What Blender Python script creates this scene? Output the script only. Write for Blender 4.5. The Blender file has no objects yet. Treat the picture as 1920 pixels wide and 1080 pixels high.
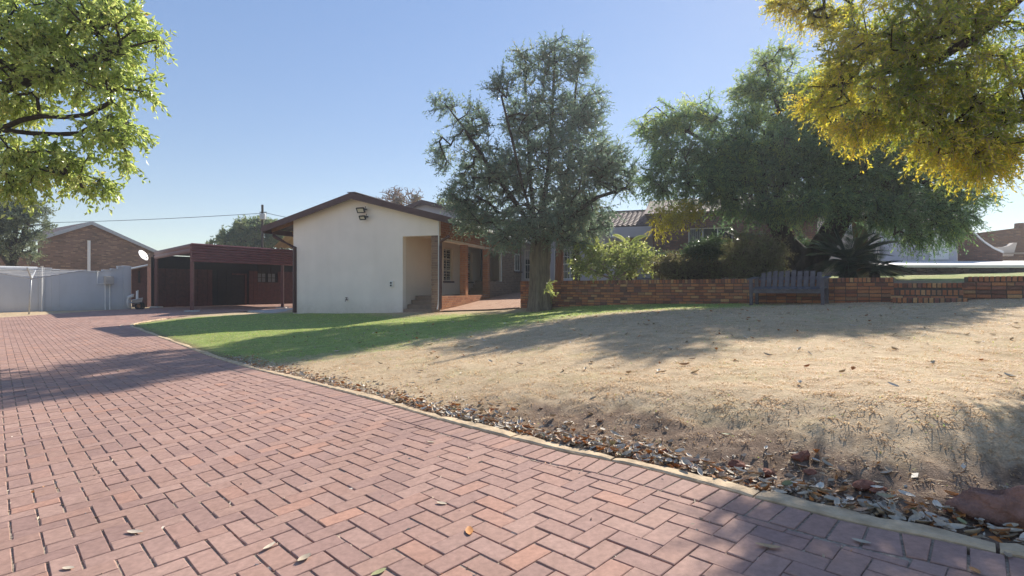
import bpy, bmesh, math, random
import numpy as np
from mathutils import Vector, Matrix, Euler

# ------------------------------------------------------------------ camera, sky, sun, exposure
sc = bpy.context.scene
CZ = 1.067                       # camera height above the paving at its foot
F = 1000.0                       # focal length in photo pixels (1920 wide)
cam = bpy.data.cameras.new('camera')
cam.sensor_width = 36.0
cam.lens = 36.0 * F / 1920.0
cam.clip_start = 0.05
cam.clip_end = 3000.0
cam_o = bpy.data.objects.new('camera', cam)
sc.collection.objects.link(cam_o)
cam_o.location = (0, 0, CZ)
cam_o.rotation_euler = (math.pi / 2, 0, 0)
sc.camera = cam_o

SUN_AZ, SUN_EL = math.radians(32), math.radians(33)
world = bpy.data.worlds.new('World')
sc.world = world
world.use_nodes = True
wn = world.node_tree
sky = wn.nodes.new('ShaderNodeTexSky')
sky.sky_type = 'NISHITA'
sky.sun_disc = False
sky.sun_elevation = SUN_EL
sky.sun_rotation = SUN_AZ
sky.altitude = 300
sky.air_density = 1.0
sky.dust_density = 0.05
sky.ozone_density = 0.3
sky_gm = wn.nodes.new('ShaderNodeGamma')          # the hazy winter sky is more even than the model's
sky_gm.inputs['Gamma'].default_value = 0.45
sky_hs = wn.nodes.new('ShaderNodeHueSaturation')
sky_hs.inputs['Saturation'].default_value = 1.85
sky_hs.inputs['Hue'].default_value = 0.517
wn.links.new(sky.outputs[0], sky_gm.inputs['Color'])
wn.links.new(sky_gm.outputs[0], sky_hs.inputs['Color'])
wn.links.new(sky_hs.outputs[0], wn.nodes['Background'].inputs[0])
wn.nodes['Background'].inputs[1].default_value = 0.112
sl = bpy.data.lights.new('sun', 'SUN')
sl.energy = 2.45
sl.angle = math.radians(0.55)
sl.color = (1.0, 0.93, 0.82)
so = bpy.data.objects.new('sun', sl)
sc.collection.objects.link(so)
sd = Vector((math.sin(SUN_AZ) * math.cos(SUN_EL), math.cos(SUN_AZ) * math.cos(SUN_EL), math.sin(SUN_EL)))
so.rotation_euler = (-sd).to_track_quat('-Z', 'Y').to_euler()
so.location = (20, 40, 40)
sc.view_settings.view_transform = 'Standard'
sc.view_settings.look = 'None'
sc.view_settings.exposure = 1.74
sc.view_settings.gamma = 1.0
sc.view_settings.use_curve_mapping = False
sc.render.engine = 'CYCLES'
sc.cycles.use_denoising = True
sc.cycles.max_bounces = 10
sc.cycles.diffuse_bounces = 8
sc.cycles.transparent_max_bounces = 6
sc.cycles.caustics_reflective = False
sc.cycles.caustics_refractive = False

# ------------------------------------------------------------------ helpers
# all builder coordinates: x right, y forward, z RELATIVE TO THE CAMERA HEIGHT; CZ is added when linking
COL = sc.collection
rng = np.random.default_rng(7)
random.seed(7)


def P(px, py, y):
    """photo pixel + known distance -> point"""
    return np.array([(px - 960) / F * y, y, (540 - py) / F * y])


def tag(o, label=None, cat=None, group=None, kind=None):
    if label: o['label'] = label
    if cat: o['category'] = cat
    if group: o['group'] = group
    if kind: o['kind'] = kind
    return o


def empty(name, loc, label=None, cat=None, group=None, kind=None):
    o = bpy.data.objects.new(name, None)
    o.empty_display_size = 0.2
    o.location = (loc[0], loc[1], loc[2] + CZ)
    COL.objects.link(o)
    return tag(o, label, cat, group, kind)


def p_world(o):
    """world position of an unrotated parent"""
    return WLOC.get(o.name, Vector(o.location))


WLOC = {}


def mesh_obj(name, me, mat, parent=None):
    o = bpy.data.objects.new(name, me)
    COL.objects.link(o)
    if mat is not None:
        me.materials.append(mat)
    if parent is not None:
        o.parent = parent
        o.matrix_parent_inverse = Matrix.Translation(-p_world(parent))
    WLOC[o.name] = Vector((0, 0, 0))
    return o


def np_mesh(name, V, Fc, mat, parent=None, attrs=None, smooth=False, relz=True):
    """V (n,3), Fc (m,k) integer array"""
    V = np.asarray(V, np.float32).copy()
    if relz: V[:, 2] += CZ
    Fc = np.asarray(Fc, np.int32)
    me = bpy.data.meshes.new(name)
    m, k = Fc.shape
    me.vertices.add(len(V)); me.loops.add(m * k); me.polygons.add(m)
    me.vertices.foreach_set('co', V.ravel())
    me.loops.foreach_set('vertex_index', Fc.ravel())
    me.polygons.foreach_set('loop_start', np.arange(0, m * k, k, dtype=np.int32))
    me.polygons.foreach_set('use_smooth', np.full(m, smooth, dtype=bool))
    for an, arr in (attrs or {}).items():
        a = me.attributes.new(an, 'FLOAT', 'POINT')
        a.data.foreach_set('value', np.asarray(arr, np.float32))
    me.update(calc_edges=True)
    return mesh_obj(name, me, mat, parent)


class MB:
    def __init__(s):
        s.v = []; s.f = []; s.t = []
        s.tint = 0.0

    def add(s, vs, fs):
        n = len(s.v)
        s.v += [tuple(map(float, p)) for p in vs]
        s.t += [s.tint] * len(vs)
        s.f += [tuple(i + n for i in f) for f in fs]
        return s

    def hexa(s, b, t):
        """bottom ring of 4 and top ring of 4 points"""
        return s.add(list(b) + list(t), [(3, 2, 1, 0), (4, 5, 6, 7), (0, 1, 5, 4), (1, 2, 6, 5), (2, 3, 7, 6), (3, 0, 4, 7)])

    def box(s, x0, x1, y0, y1, z0, z1):
        b = [(x0, y0, z0), (x1, y0, z0), (x1, y1, z0), (x0, y1, z0)]
        return s.hexa(b, [(p[0], p[1], z1) for p in b])

    def fbox(s, fr, a0, a1, b0, b1, z0, z1):
        b = [fr(a0, b0, z0), fr(a1, b0, z0), fr(a1, b1, z0), fr(a0, b1, z0)]
        return s.hexa(b, [fr(a0, b0, z1), fr(a1, b0, z1), fr(a1, b1, z1), fr(a0, b1, z1)])

    def prism(s, poly, ext):
        n = len(poly); e = np.array(ext, float)
        vs = [np.array(p, float) for p in poly] + [np.array(p, float) + e for p in poly]
        fs = [tuple(range(n - 1, -1, -1)), tuple(range(n, 2 * n))]
        fs += [(i, (i + 1) % n, n + (i + 1) % n, n + i) for i in range(n)]
        return s.add(vs, fs)

    def bar(s, a, b, w, h=None, up=(0, 0, 1)):
        """rectangular bar from a to b"""
        h = h or w
        a = np.array(a, float); b = np.array(b, float)
        d = b - a; d /= np.linalg.norm(d)
        u = np.array(up, float)
        if abs(d @ u) > .95: u = np.array((0, 1.0, 0))
        x = np.cross(d, u); x /= np.linalg.norm(x)
        y = np.cross(x, d)
        r = [x * w / 2 * i + y * h / 2 * j for i, j in ((-1, -1), (1, -1), (1, 1), (-1, 1))]
        return s.hexa([a + q for q in r], [b + q for q in r])

    def tube(s, path, rad, n=8, cap=True):
        path = [np.array(p, float) for p in path]
        if np.isscalar(rad): rad = [rad] * len(path)
        vs = []; fs = []
        for i, p in enumerate(path):
            d = path[min(i + 1, len(path) - 1)] - path[max(i - 1, 0)]
            d /= np.linalg.norm(d) + 1e-9
            u = np.array((0, 0, 1.0)) if abs(d[2]) < .9 else np.array((0, 1.0, 0))
            x = np.cross(d, u); x /= np.linalg.norm(x); y = np.cross(d, x)
            for k in range(n):
                a = 2 * math.pi * k / n
                vs.append(p + (x * math.cos(a) + y * math.sin(a)) * rad[i])
        for i in range(len(path) - 1):
            for k in range(n):
                fs.append((i * n + k, i * n + (k + 1) % n, (i + 1) * n + (k + 1) % n, (i + 1) * n + k))
        if cap:
            fs.append(tuple(range(n - 1, -1, -1)))
            fs.append(tuple((len(path) - 1) * n + k for k in range(n)))
        return s.add(vs, fs)

    def build(s, name, mat, parent=None, bevel=0, smooth=False, label=None, cat=None, group=None, kind=None):
        me = bpy.data.meshes.new(name)
        me.from_pydata([(x, y, z + CZ) for x, y, z in s.v], [], s.f)
        bm = bmesh.new(); bm.from_mesh(me)
        bmesh.ops.recalc_face_normals(bm, faces=bm.faces)
        bm.to_mesh(me); bm.free()
        if any(s.t):
            a = me.attributes.new('tint', 'FLOAT', 'POINT')
            a.data.foreach_set('value', np.asarray(s.t, np.float32))
        if smooth:
            me.polygons.foreach_set('use_smooth', [True] * len(me.polygons))
        o = mesh_obj(name, me, mat, parent)
        if bevel:
            m = o.modifiers.new('bevel', 'BEVEL'); m.width = bevel; m.segments = 2; m.limit_method = 'ANGLE'
        return tag(o, label, cat, group, kind)


def frame(o, a, b):
    o = np.array(o, float); a = np.array(a, float); b = np.array(b, float)
    def f(s, t, z):
        q = o + a * s + b * t
        return np.array([q[0], q[1], z])
    return f


# ------------------------------------------------------------------ materials
def node_mat(name):
    m = bpy.data.materials.new(name); m.use_nodes = True
    nt = m.node_tree
    return m, nt, nt.nodes['Principled BSDF']


def N(nt, typ, **kw):
    n = nt.nodes.new(typ)
    for k, v in kw.items():
        setattr(n, k, v)
    return n


def ramp(nt, stops):
    r = N(nt, 'ShaderNodeValToRGB')
    e = r.color_ramp.elements
    while len(e) < len(stops): e.new(0.5)
    for i, (p, c) in enumerate(stops):
        e[i].position = p; e[i].color = (*c, 1)
    return r


def noise(nt, scale, detail=4, rough=.55, coord='Object'):
    tc = N(nt, 'ShaderNodeTexCoord')
    n = N(nt, 'ShaderNodeTexNoise')
    n.inputs['Scale'].default_value = scale
    n.inputs['Detail'].default_value = detail
    n.inputs['Roughness'].default_value = rough
    nt.links.new(tc.outputs[coord], n.inputs['Vector'])
    return n


def bump(nt, bs, height, strength=.3, dist=.01):
    b = N(nt, 'ShaderNodeBump')
    b.inputs['Strength'].default_value = strength
    b.inputs['Distance'].default_value = dist
    nt.links.new(height, b.inputs['Height'])
    nt.links.new(b.outputs[0], bs.inputs['Normal'])


def M_simple(name, c, rough=.8, var=.12, scale=3.0, bs=.25, bd=.006, bscale=60, metal=0.0, spec=.3):
    """one colour with large soft mottling and fine relief"""
    m, nt, p = node_mat(name)
    n = noise(nt, scale, 6)
    lo = tuple(x * (1 - var) for x in c); hi = tuple(min(1, x * (1 + var)) for x in c)
    r = ramp(nt, [(.3, lo), (.7, hi)])
    nt.links.new(n.outputs[0], r.inputs[0])
    nt.links.new(r.outputs[0], p.inputs['Base Color'])
    p.inputs['Roughness'].default_value = rough
    p.inputs['Metallic'].default_value = metal
    p.inputs['Specular IOR Level'].default_value = spec
    if bs:
        n2 = noise(nt, bscale, 4)
        bump(nt, p, n2.outputs[0], bs, bd)
    return m


def M_piece(name, stops, rough=.85, fine=.25, nscale=25, bscale=120, bs=.35, bd=.004, spec=.25, stain=0):
    """pieces (bricks, pavers, leaves): colour picked by the tint attribute plus the object's random number"""
    m, nt, p = node_mat(name)
    at = N(nt, 'ShaderNodeAttribute'); at.attribute_name = 'tint'
    oi = N(nt, 'ShaderNodeObjectInfo')
    ad = N(nt, 'ShaderNodeMath', operation='ADD'); fr = N(nt, 'ShaderNodeMath', operation='FRACT')
    nt.links.new(at.outputs['Fac'], ad.inputs[0]); nt.links.new(oi.outputs['Random'], ad.inputs[1])
    nt.links.new(ad.outputs[0], fr.inputs[0])
    r = ramp(nt, stops)
    nt.links.new(fr.outputs[0], r.inputs[0])
    n = noise(nt, nscale, 6, .65)
    mx = N(nt, 'ShaderNodeMix', data_type='RGBA', blend_type='MULTIPLY')
    mx.inputs['Factor'].default_value = 1
    r2 = ramp(nt, [(.25, (1 - fine,) * 3), (.75, (1 + fine * .4,) * 3)])
    nt.links.new(n.outputs[0], r2.inputs[0])
    nt.links.new(r.outputs[0], mx.inputs['A']); nt.links.new(r2.outputs[0], mx.inputs['B'])
    out = mx.outputs['Result']
    if stain:
        n4 = noise(nt, stain, 7, .68)
        r4 = ramp(nt, [(.28, (.80, .79, .78)), (.5, (1, 1, 1)), (.72, (1.10, 1.09, 1.07))])
        nt.links.new(n4.outputs[0], r4.inputs[0])
        m4 = N(nt, 'ShaderNodeMix', data_type='RGBA', blend_type='MULTIPLY'); m4.inputs['Factor'].default_value = 1
        nt.links.new(out, m4.inputs['A']); nt.links.new(r4.outputs[0], m4.inputs['B'])
        out = m4.outputs['Result']
    nt.links.new(out, p.inputs['Base Color'])
    p.inputs['Roughness'].default_value = rough
    p.inputs['Specular IOR Level'].default_value = spec
    n2 = noise(nt, bscale, 5)
    bump(nt, p, n2.outputs[0], bs, bd)
    return m


def M_leaf(name, stops, trans=.45, rough=.45, spec=.35):
    m, nt, p = node_mat(name)
    at = N(nt, 'ShaderNodeAttribute'); at.attribute_name = 'tint'
    oi = N(nt, 'ShaderNodeObjectInfo')
    r = ramp(nt, stops)
    nt.links.new(at.outputs['Fac'], r.inputs[0])
    nt.links.new(r.outputs[0], p.inputs['Base Color'])
    p.inputs['Roughness'].default_value = rough
    p.inputs['Specular IOR Level'].default_value = spec
    t = N(nt, 'ShaderNodeBsdfTranslucent')
    hs = N(nt, 'ShaderNodeHueSaturation')
    hs.inputs['Saturation'].default_value = 1.15; hs.inputs['Value'].default_value = 1.9
    hs.inputs['Hue'].default_value = .495
    nt.links.new(r.outputs[0], hs.inputs['Color']); nt.links.new(hs.outputs[0], t.inputs[0])
    mx = N(nt, 'ShaderNodeMixShader'); mx.inputs[0].default_value = trans
    nt.links.new(p.outputs[0], mx.inputs[1]); nt.links.new(t.outputs[0], mx.inputs[2])
    nt.links.new(mx.outputs[0], nt.nodes['Material Output'].inputs[0])
    return m


def M_bark(name, c1, c2, scale=9):
    m, nt, p = node_mat(name)
    tc = N(nt, 'ShaderNodeTexCoord'); mp = N(nt, 'ShaderNodeMapping')
    mp.inputs['Scale'].default_value = (scale, scale, scale * .16)
    nt.links.new(tc.outputs['Object'], mp.inputs[0])
    n = N(nt, 'ShaderNodeTexNoise'); n.inputs['Scale'].default_value = 1.6; n.inputs['Detail'].default_value = 8; n.inputs['Roughness'].default_value = .7
    nt.links.new(mp.outputs[0], n.inputs['Vector'])
    r = ramp(nt, [(.3, c1), (.7, c2)])
    nt.links.new(n.outputs[0], r.inputs[0]); nt.links.new(r.outputs[0], p.inputs['Base Color'])
    p.inputs['Roughness'].default_value = .9
    p.inputs['Specular IOR Level'].default_value = .15
    bump(nt, p, n.outputs[0], .9, .04)
    return m


def M_brickwall(name, stops, mortar, bw=.232, bh=.085, ms=.012, axis='xz'):
    """brick pattern for walls too far away to tell the bricks apart"""
    m, nt, p = node_mat(name)
    at = N(nt, 'ShaderNodeAttribute'); at.attribute_name = 'wu'
    tc = N(nt, 'ShaderNodeTexCoord'); sp = N(nt, 'ShaderNodeSeparateXYZ')
    nt.links.new(tc.outputs['Object'], sp.inputs[0])
    cb = N(nt, 'ShaderNodeCombineXYZ')
    if axis == 'xz':
        ad = N(nt, 'ShaderNodeMath', operation='SUBTRACT')
        nt.links.new(sp.outputs['X'], ad.inputs[0]); nt.links.new(sp.outputs['Y'], ad.inputs[1])
        ml = N(nt, 'ShaderNodeMath', operation='MULTIPLY'); ml.inputs[1].default_value = .8
        nt.links.new(ad.outputs[0], ml.inputs[0])
        nt.links.new(ml.outputs[0], cb.inputs[0])
    else:
        nt.links.new(sp.outputs['Y'], cb.inputs[0])
    nt.links.new(sp.outputs['Z'], cb.inputs[1])
    b = N(nt, 'ShaderNodeTexBrick')
    b.inputs['Color1'].default_value = (0, 0, 0, 1); b.inputs['Color2'].default_value = (1, 1, 1, 1)
    b.inputs['Mortar'].default_value = (.5, .5, .5, 1)
    b.inputs['Scale'].default_value = 1.0
    b.inputs['Mortar Size'].default_value = ms; b.inputs['Brick Width'].default_value = bw; b.inputs['Row Height'].default_value = bh
    b.inputs['Bias'].default_value = 0.0
    nt.links.new(cb.outputs[0], b.inputs['Vector'])
    r = ramp(nt, stops)
    nt.links.new(b.outputs['Color'], r.inputs[0])
    mx = N(nt, 'ShaderNodeMix', data_type='RGBA')
    nt.links.new(b.outputs['Fac'], mx.inputs['Factor'])
    nt.links.new(r.outputs[0], mx.inputs['A']); mx.inputs['B'].default_value = (*mortar, 1)
    n = noise(nt, .6, 5)
    r2 = ramp(nt, [(.3, (.75,) * 3), (.7, (1.1,) * 3)])
    nt.links.new(n.outputs[0], r2.inputs[0])
    m2 = N(nt, 'ShaderNodeMix', data_type='RGBA', blend_type='MULTIPLY'); m2.inputs['Factor'].default_value = 1
    nt.links.new(mx.outputs['Result'], m2.inputs['A']); nt.links.new(r2.outputs[0], m2.inputs['B'])
    nt.links.new(m2.outputs['Result'], p.inputs['Base Color'])
    p.inputs['Roughness'].default_value = .9
    p.inputs['Specular IOR Level'].default_value = .15
    iv = N(nt, 'ShaderNodeMath', operation='SUBTRACT'); iv.inputs[0].default_value = 1
    nt.links.new(b.outputs['Fac'], iv.inputs[1])
    bump(nt, p, iv.outputs[0], .6, .008)
    return m


def M_plaster(name, c, dirt, z0, h=.55):
    """painted plaster: soft patches, rain streaks, splash dirt above the ground line z0 (world height)"""
    m, nt, p = node_mat(name)
    n = noise(nt, .9, 7, .6)
    r = ramp(nt, [(.3, tuple(x * .93 for x in c)), (.7, tuple(min(1, x * 1.04) for x in c))])
    nt.links.new(n.outputs[0], r.inputs[0])
    tc = N(nt, 'ShaderNodeTexCoord'); mp = N(nt, 'ShaderNodeMapping'); mp.inputs['Scale'].default_value = (2.2, 2.2, .3)
    nt.links.new(tc.outputs['Object'], mp.inputs[0])
    st = N(nt, 'ShaderNodeTexNoise'); st.inputs['Scale'].default_value = 1.2; st.inputs['Detail'].default_value = 6
    nt.links.new(mp.outputs[0], st.inputs['Vector'])
    rs = ramp(nt, [(.30, (.965, .96, .955)), (.55, (1, 1, 1))])
    nt.links.new(st.outputs[0], rs.inputs[0])
    m1 = N(nt, 'ShaderNodeMix', data_type='RGBA', blend_type='MULTIPLY'); m1.inputs['Factor'].default_value = 1
    nt.links.new(r.outputs[0], m1.inputs['A']); nt.links.new(rs.outputs[0], m1.inputs['B'])
    sp = N(nt, 'ShaderNodeSeparateXYZ'); nt.links.new(tc.outputs['Object'], sp.inputs[0])
    mr = N(nt, 'ShaderNodeMapRange'); mr.inputs['From Min'].default_value = z0; mr.inputs['From Max'].default_value = z0 + h; mr.inputs['To Min'].default_value = .75; mr.inputs['To Max'].default_value = 0
    nt.links.new(sp.outputs['Z'], mr.inputs['Value'])
    n2 = noise(nt, 6, 6, .7)
    ml = N(nt, 'ShaderNodeMath', operation='MULTIPLY'); nt.links.new(mr.outputs[0], ml.inputs[0]); nt.links.new(n2.outputs[0], ml.inputs[1])
    m2 = N(nt, 'ShaderNodeMix', data_type='RGBA'); nt.links.new(ml.outputs[0], m2.inputs['Factor'])
    nt.links.new(m1.outputs['Result'], m2.inputs['A']); m2.inputs['B'].default_value = (*dirt, 1)
    nt.links.new(m2.outputs['Result'], p.inputs['Base Color'])
    p.inputs['Roughness'].default_value = .92; p.inputs['Specular IOR Level'].default_value = .2
    n3 = noise(nt, 45, 6, .7)
    bump(nt, p, n3.outputs[0], .35, .006)
    return m


def M_glass(name, c=(.02, .025, .03)):
    m, nt, p = node_mat(name)
    p.inputs['Base Color'].default_value = (*c, 1)
    p.inputs['Roughness'].default_value = .06
    p.inputs['Specular IOR Level'].default_value = .6
    return m


MT = {}
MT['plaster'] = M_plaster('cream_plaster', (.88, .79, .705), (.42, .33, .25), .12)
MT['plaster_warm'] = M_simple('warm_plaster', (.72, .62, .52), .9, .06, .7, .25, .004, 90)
MT['plaster_pale'] = M_simple('pale_plaster', (.50, .48, .515), .9, .06, .7, .2, .004, 90)
MT['wall_grey'] = M_plaster('grey_wall_paint', (.56, .57, .585), (.36, .30, .23), -.1, .5)
MT['fascia'] = M_simple('brown_fascia_paint', (.095, .052, .048), .55, .12, 4, .1, .002, 120)
MT['maroon'] = M_simple('maroon_sheet_paint', (.165, .055, .055), .45, .18, 2.5, .1, .002, 100, spec=.45)
MT['maroon_post'] = M_simple('maroon_post_paint', (.14, .055, .05), .55, .18, 5, .1, .002, 100)
MT['shed'] = M_simple('red_brown_timber', (.07, .022, .018), .75, .3, 6, .3, .004, 40)  # red-brown boards, darkened so the colour holds the carport roof shade
MT['shed_shade'] = M_simple('shade_dark_timber', (.016, .011, .010), .8, .3, 6, .3, .004, 40)  # near black: deep shade under the carport roof put into the colour
MT['roof'] = M_simple('grey_brown_roof_sheet', (.16, .12, .11), .5, .1, 3, .1, .003, 80)
MT['white'] = M_simple('white_paint', (.78, .77, .74), .5, .05, 4, 0)
MT['cream_frame'] = M_simple('cream_frame_paint', (.66, .60, .48), .5, .05, 4, 0)
MT['glass'] = M_glass('window_glass')
MT['dim_glass'] = M_simple('dusty_glass', (.10, .10, .11), .25, .2, 9, 0)
MT['black'] = M_simple('black_plastic', (.015, .015, .016), .4, .1, 4, 0)
MT['grey_metal'] = M_simple('galvanised_metal', (.42, .43, .44), .45, .1, 8, .1, .002, 80, metal=.3)
MT['concrete'] = M_simple('pale_concrete', (.46, .43, .39), .9, .15, 3, .35, .006, 50)
MT['deck'] = M_simple('pale_deck_paving', (.74, .71, .67), .75, .06, 2, .15, .004, 50)
MT['tilefloor'] = M_simple('brown_step_tile', (.24, .17, .12), .7, .15, 5, .2, .003, 60)
MT['timber_grey'] = M_simple('weathered_grey_timber', (.12, .108, .118), .75, .3, 10, .4, .004, 45)
MT['rafter'] = M_simple('orange_timber', (.30, .14, .06), .7, .2, 8, .2, .003, 50)
MT['fibre'] = M_simple('yellowed_fibreglass', (.55, .46, .25), .5, .12, 4, .1, .003, 60)
MT['dish'] = M_simple('white_dish_paint', (.8, .8, .78), .4, .04, 4, 0)
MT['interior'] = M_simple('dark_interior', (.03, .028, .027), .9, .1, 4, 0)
BR = [(0, (.16, .09, .07)), (.18, (.30, .125, .075)), (.38, (.42, .17, .085)), (.6, (.50, .225, .10)), (.76, (.27, .13, .10)), (.9, (.56, .33, .15)), (1, (.20, .11, .09))]
MT['brick'] = M_piece('garden_wall_brick', BR, .9, .35, 30, 110, .5, .005)
MT['mortar'] = M_simple('dark_mortar', (.115, .09, .075), .95, .25, 20, .4, .006, 80)
BP = [(0, (.36, .15, .07)), (.3, (.43, .19, .085)), (.55, (.30, .12, .06)), (.8, (.47, .23, .11)), (1, (.38, .16, .075))]
MT['porch_brick'] = M_piece('orange_face_brick', BP, .9, .25, 30, 110, .4, .004)
BT = [(0, (.24, .15, .11)), (.3, (.31, .19, .125)), (.55, (.20, .125, .095)), (.8, (.34, .22, .15)), (1, (.26, .16, .11))]
MT['tan_brick'] = M_piece('tan_face_brick', BT, .9, .25, 30, 110, .4, .004)
MT['porch_mortar'] = M_simple('pale_mortar', (.33, .27, .21), .95, .15, 20, .4, .005, 80)
PV = [(0, (.415, .25, .195)), (.25, (.445, .275, .215)), (.5, (.375, .232, .192)), (.75, (.475, .30, .238)), (.9, (.425, .26, .208)), (.96, (.51, .28, .20)), (1, (.43, .265, .21))]
MT['paver'] = M_piece('terracotta_paver', PV, .85, .3, 34, 260, .5, .003, stain=.55)
MT['bark'] = M_bark('grey_brown_bark', (.095, .075, .056), (.27, .22, .165))
MT['bark_dark'] = M_bark('dark_bark', (.022, .017, .013), (.075, .055, .04))
MT['bark_orange'] = M_bark('orange_brown_bark', (.12, .055, .03), (.26, .13, .07))
MT['twig'] = M_bark('pale_twig', (.22, .16, .13), (.40, .31, .25))
MT['leaf_left'] = M_leaf('bright_leaf', [(0, (.19, .25, .08)), (.45, (.32, .385, .13)), (.8, (.46, .50, .21)), (.975, (.52, .48, .20)), (1, (.42, .17, .05))], .5, .3, .6)
MT['leaf_mid'] = M_leaf('grey_green_leaf', [(0, (.09, .135, .105)), (.5, (.14, .195, .14)), (.85, (.22, .26, .16)), (1, (.30, .24, .12))], .5, .4, .5)
MT['leaf_willow'] = M_leaf('feathery_green_leaf', [(0, (.085, .14, .085)), (.4, (.14, .215, .11)), (.7, (.24, .31, .11)), (1, (.46, .44, .13))], .55, .5, .35)  # wide ramp, its pale yellow end paints sunlit clumps
MT['leaf_yellow'] = M_leaf('yellow_green_leaf', [(0, (.11, .165, .05)), (.33, (.20, .25, .06)), (.62, (.44, .41, .09)), (1, (.70, .55, .14))], .55, .5, .3)
MT['leaf_olive'] = M_leaf('silvery_olive_leaf', [(0, (.07, .095, .065)), (.5, (.13, .155, .095)), (1, (.22, .235, .14))], .4, .5, .4)
MT['leaf_back'] = M_leaf('pale_green_leaf', [(0, (.075, .11, .06)), (.5, (.13, .17, .08)), (1, (.28, .28, .14))], .45, .5, .4)
MT['leaf_shrub'] = M_leaf('lime_leaf', [(0, (.12, .15, .06)), (.4, (.21, .25, .09)), (.8, (.34, .37, .14)), (1, (.52, .48, .28))], .45, .4, .5)
MT['leaf_dark'] = M_leaf('dark_glossy_leaf', [(0, (.03, .05, .028)), (.6, (.06, .09, .045)), (1, (.10, .125, .055))], .35, .35, .5)
MT['leaf_brown'] = M_leaf('brownish_leaf', [(0, (.07, .065, .04)), (.6, (.13, .115, .06)), (1, (.17, .19, .08))], .4, .6, .3)
MT['leaf_palm'] = M_leaf('blue_green_frond', [(0, (.03, .05, .032)), (.6, (.05, .075, .046)), (1, (.09, .115, .06))], .3, .35, .6)
MT['leaf_amber'] = M_leaf('amber_leaf', [(0, (.16, .16, .04)), (.5, (.34, .30, .06)), (1, (.48, .34, .07))], .55, .5, .3)
MT['litter'] = M_piece('dry_leaf', [(0, (.64, .54, .40)), (.2, (.50, .40, .28)), (.38, (.74, .66, .54)), (.55, (.38, .27, .17)), (.68, (.60, .50, .37)), (.78, (.48, .17, .04)), (.92, (.60, .24, .06)), (.97, (.45, .36, .22)), (1, (.32, .32, .14))], .65, .3, 60, 90, .3, .002, spec=.45)
MT['rock'] = M_simple('red_brown_rock', (.25, .135, .10), .95, .6, 9, 1.0, .02, 38)
MT['stone'] = M_simple('red_stone', (.24, .10, .065), .9, .3, 20, .6, .008, 60)
MT['kerb'] = M_simple('buff_cement_kerb', (.56, .415, .26), .9, .3, 11, .9, .008, 40)
MT['grass'] = M_leaf('grass_blade', [(0, (.29, .19, .105)), (.2, (.46, .335, .20)), (.4, (.55, .43, .275)), (.6, (.65, .55, .39)), (.63, (.46, .46, .16)), (.8, (.35, .42, .13)), (1, (.23, .36, .10))], .4, .6, .3)


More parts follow.
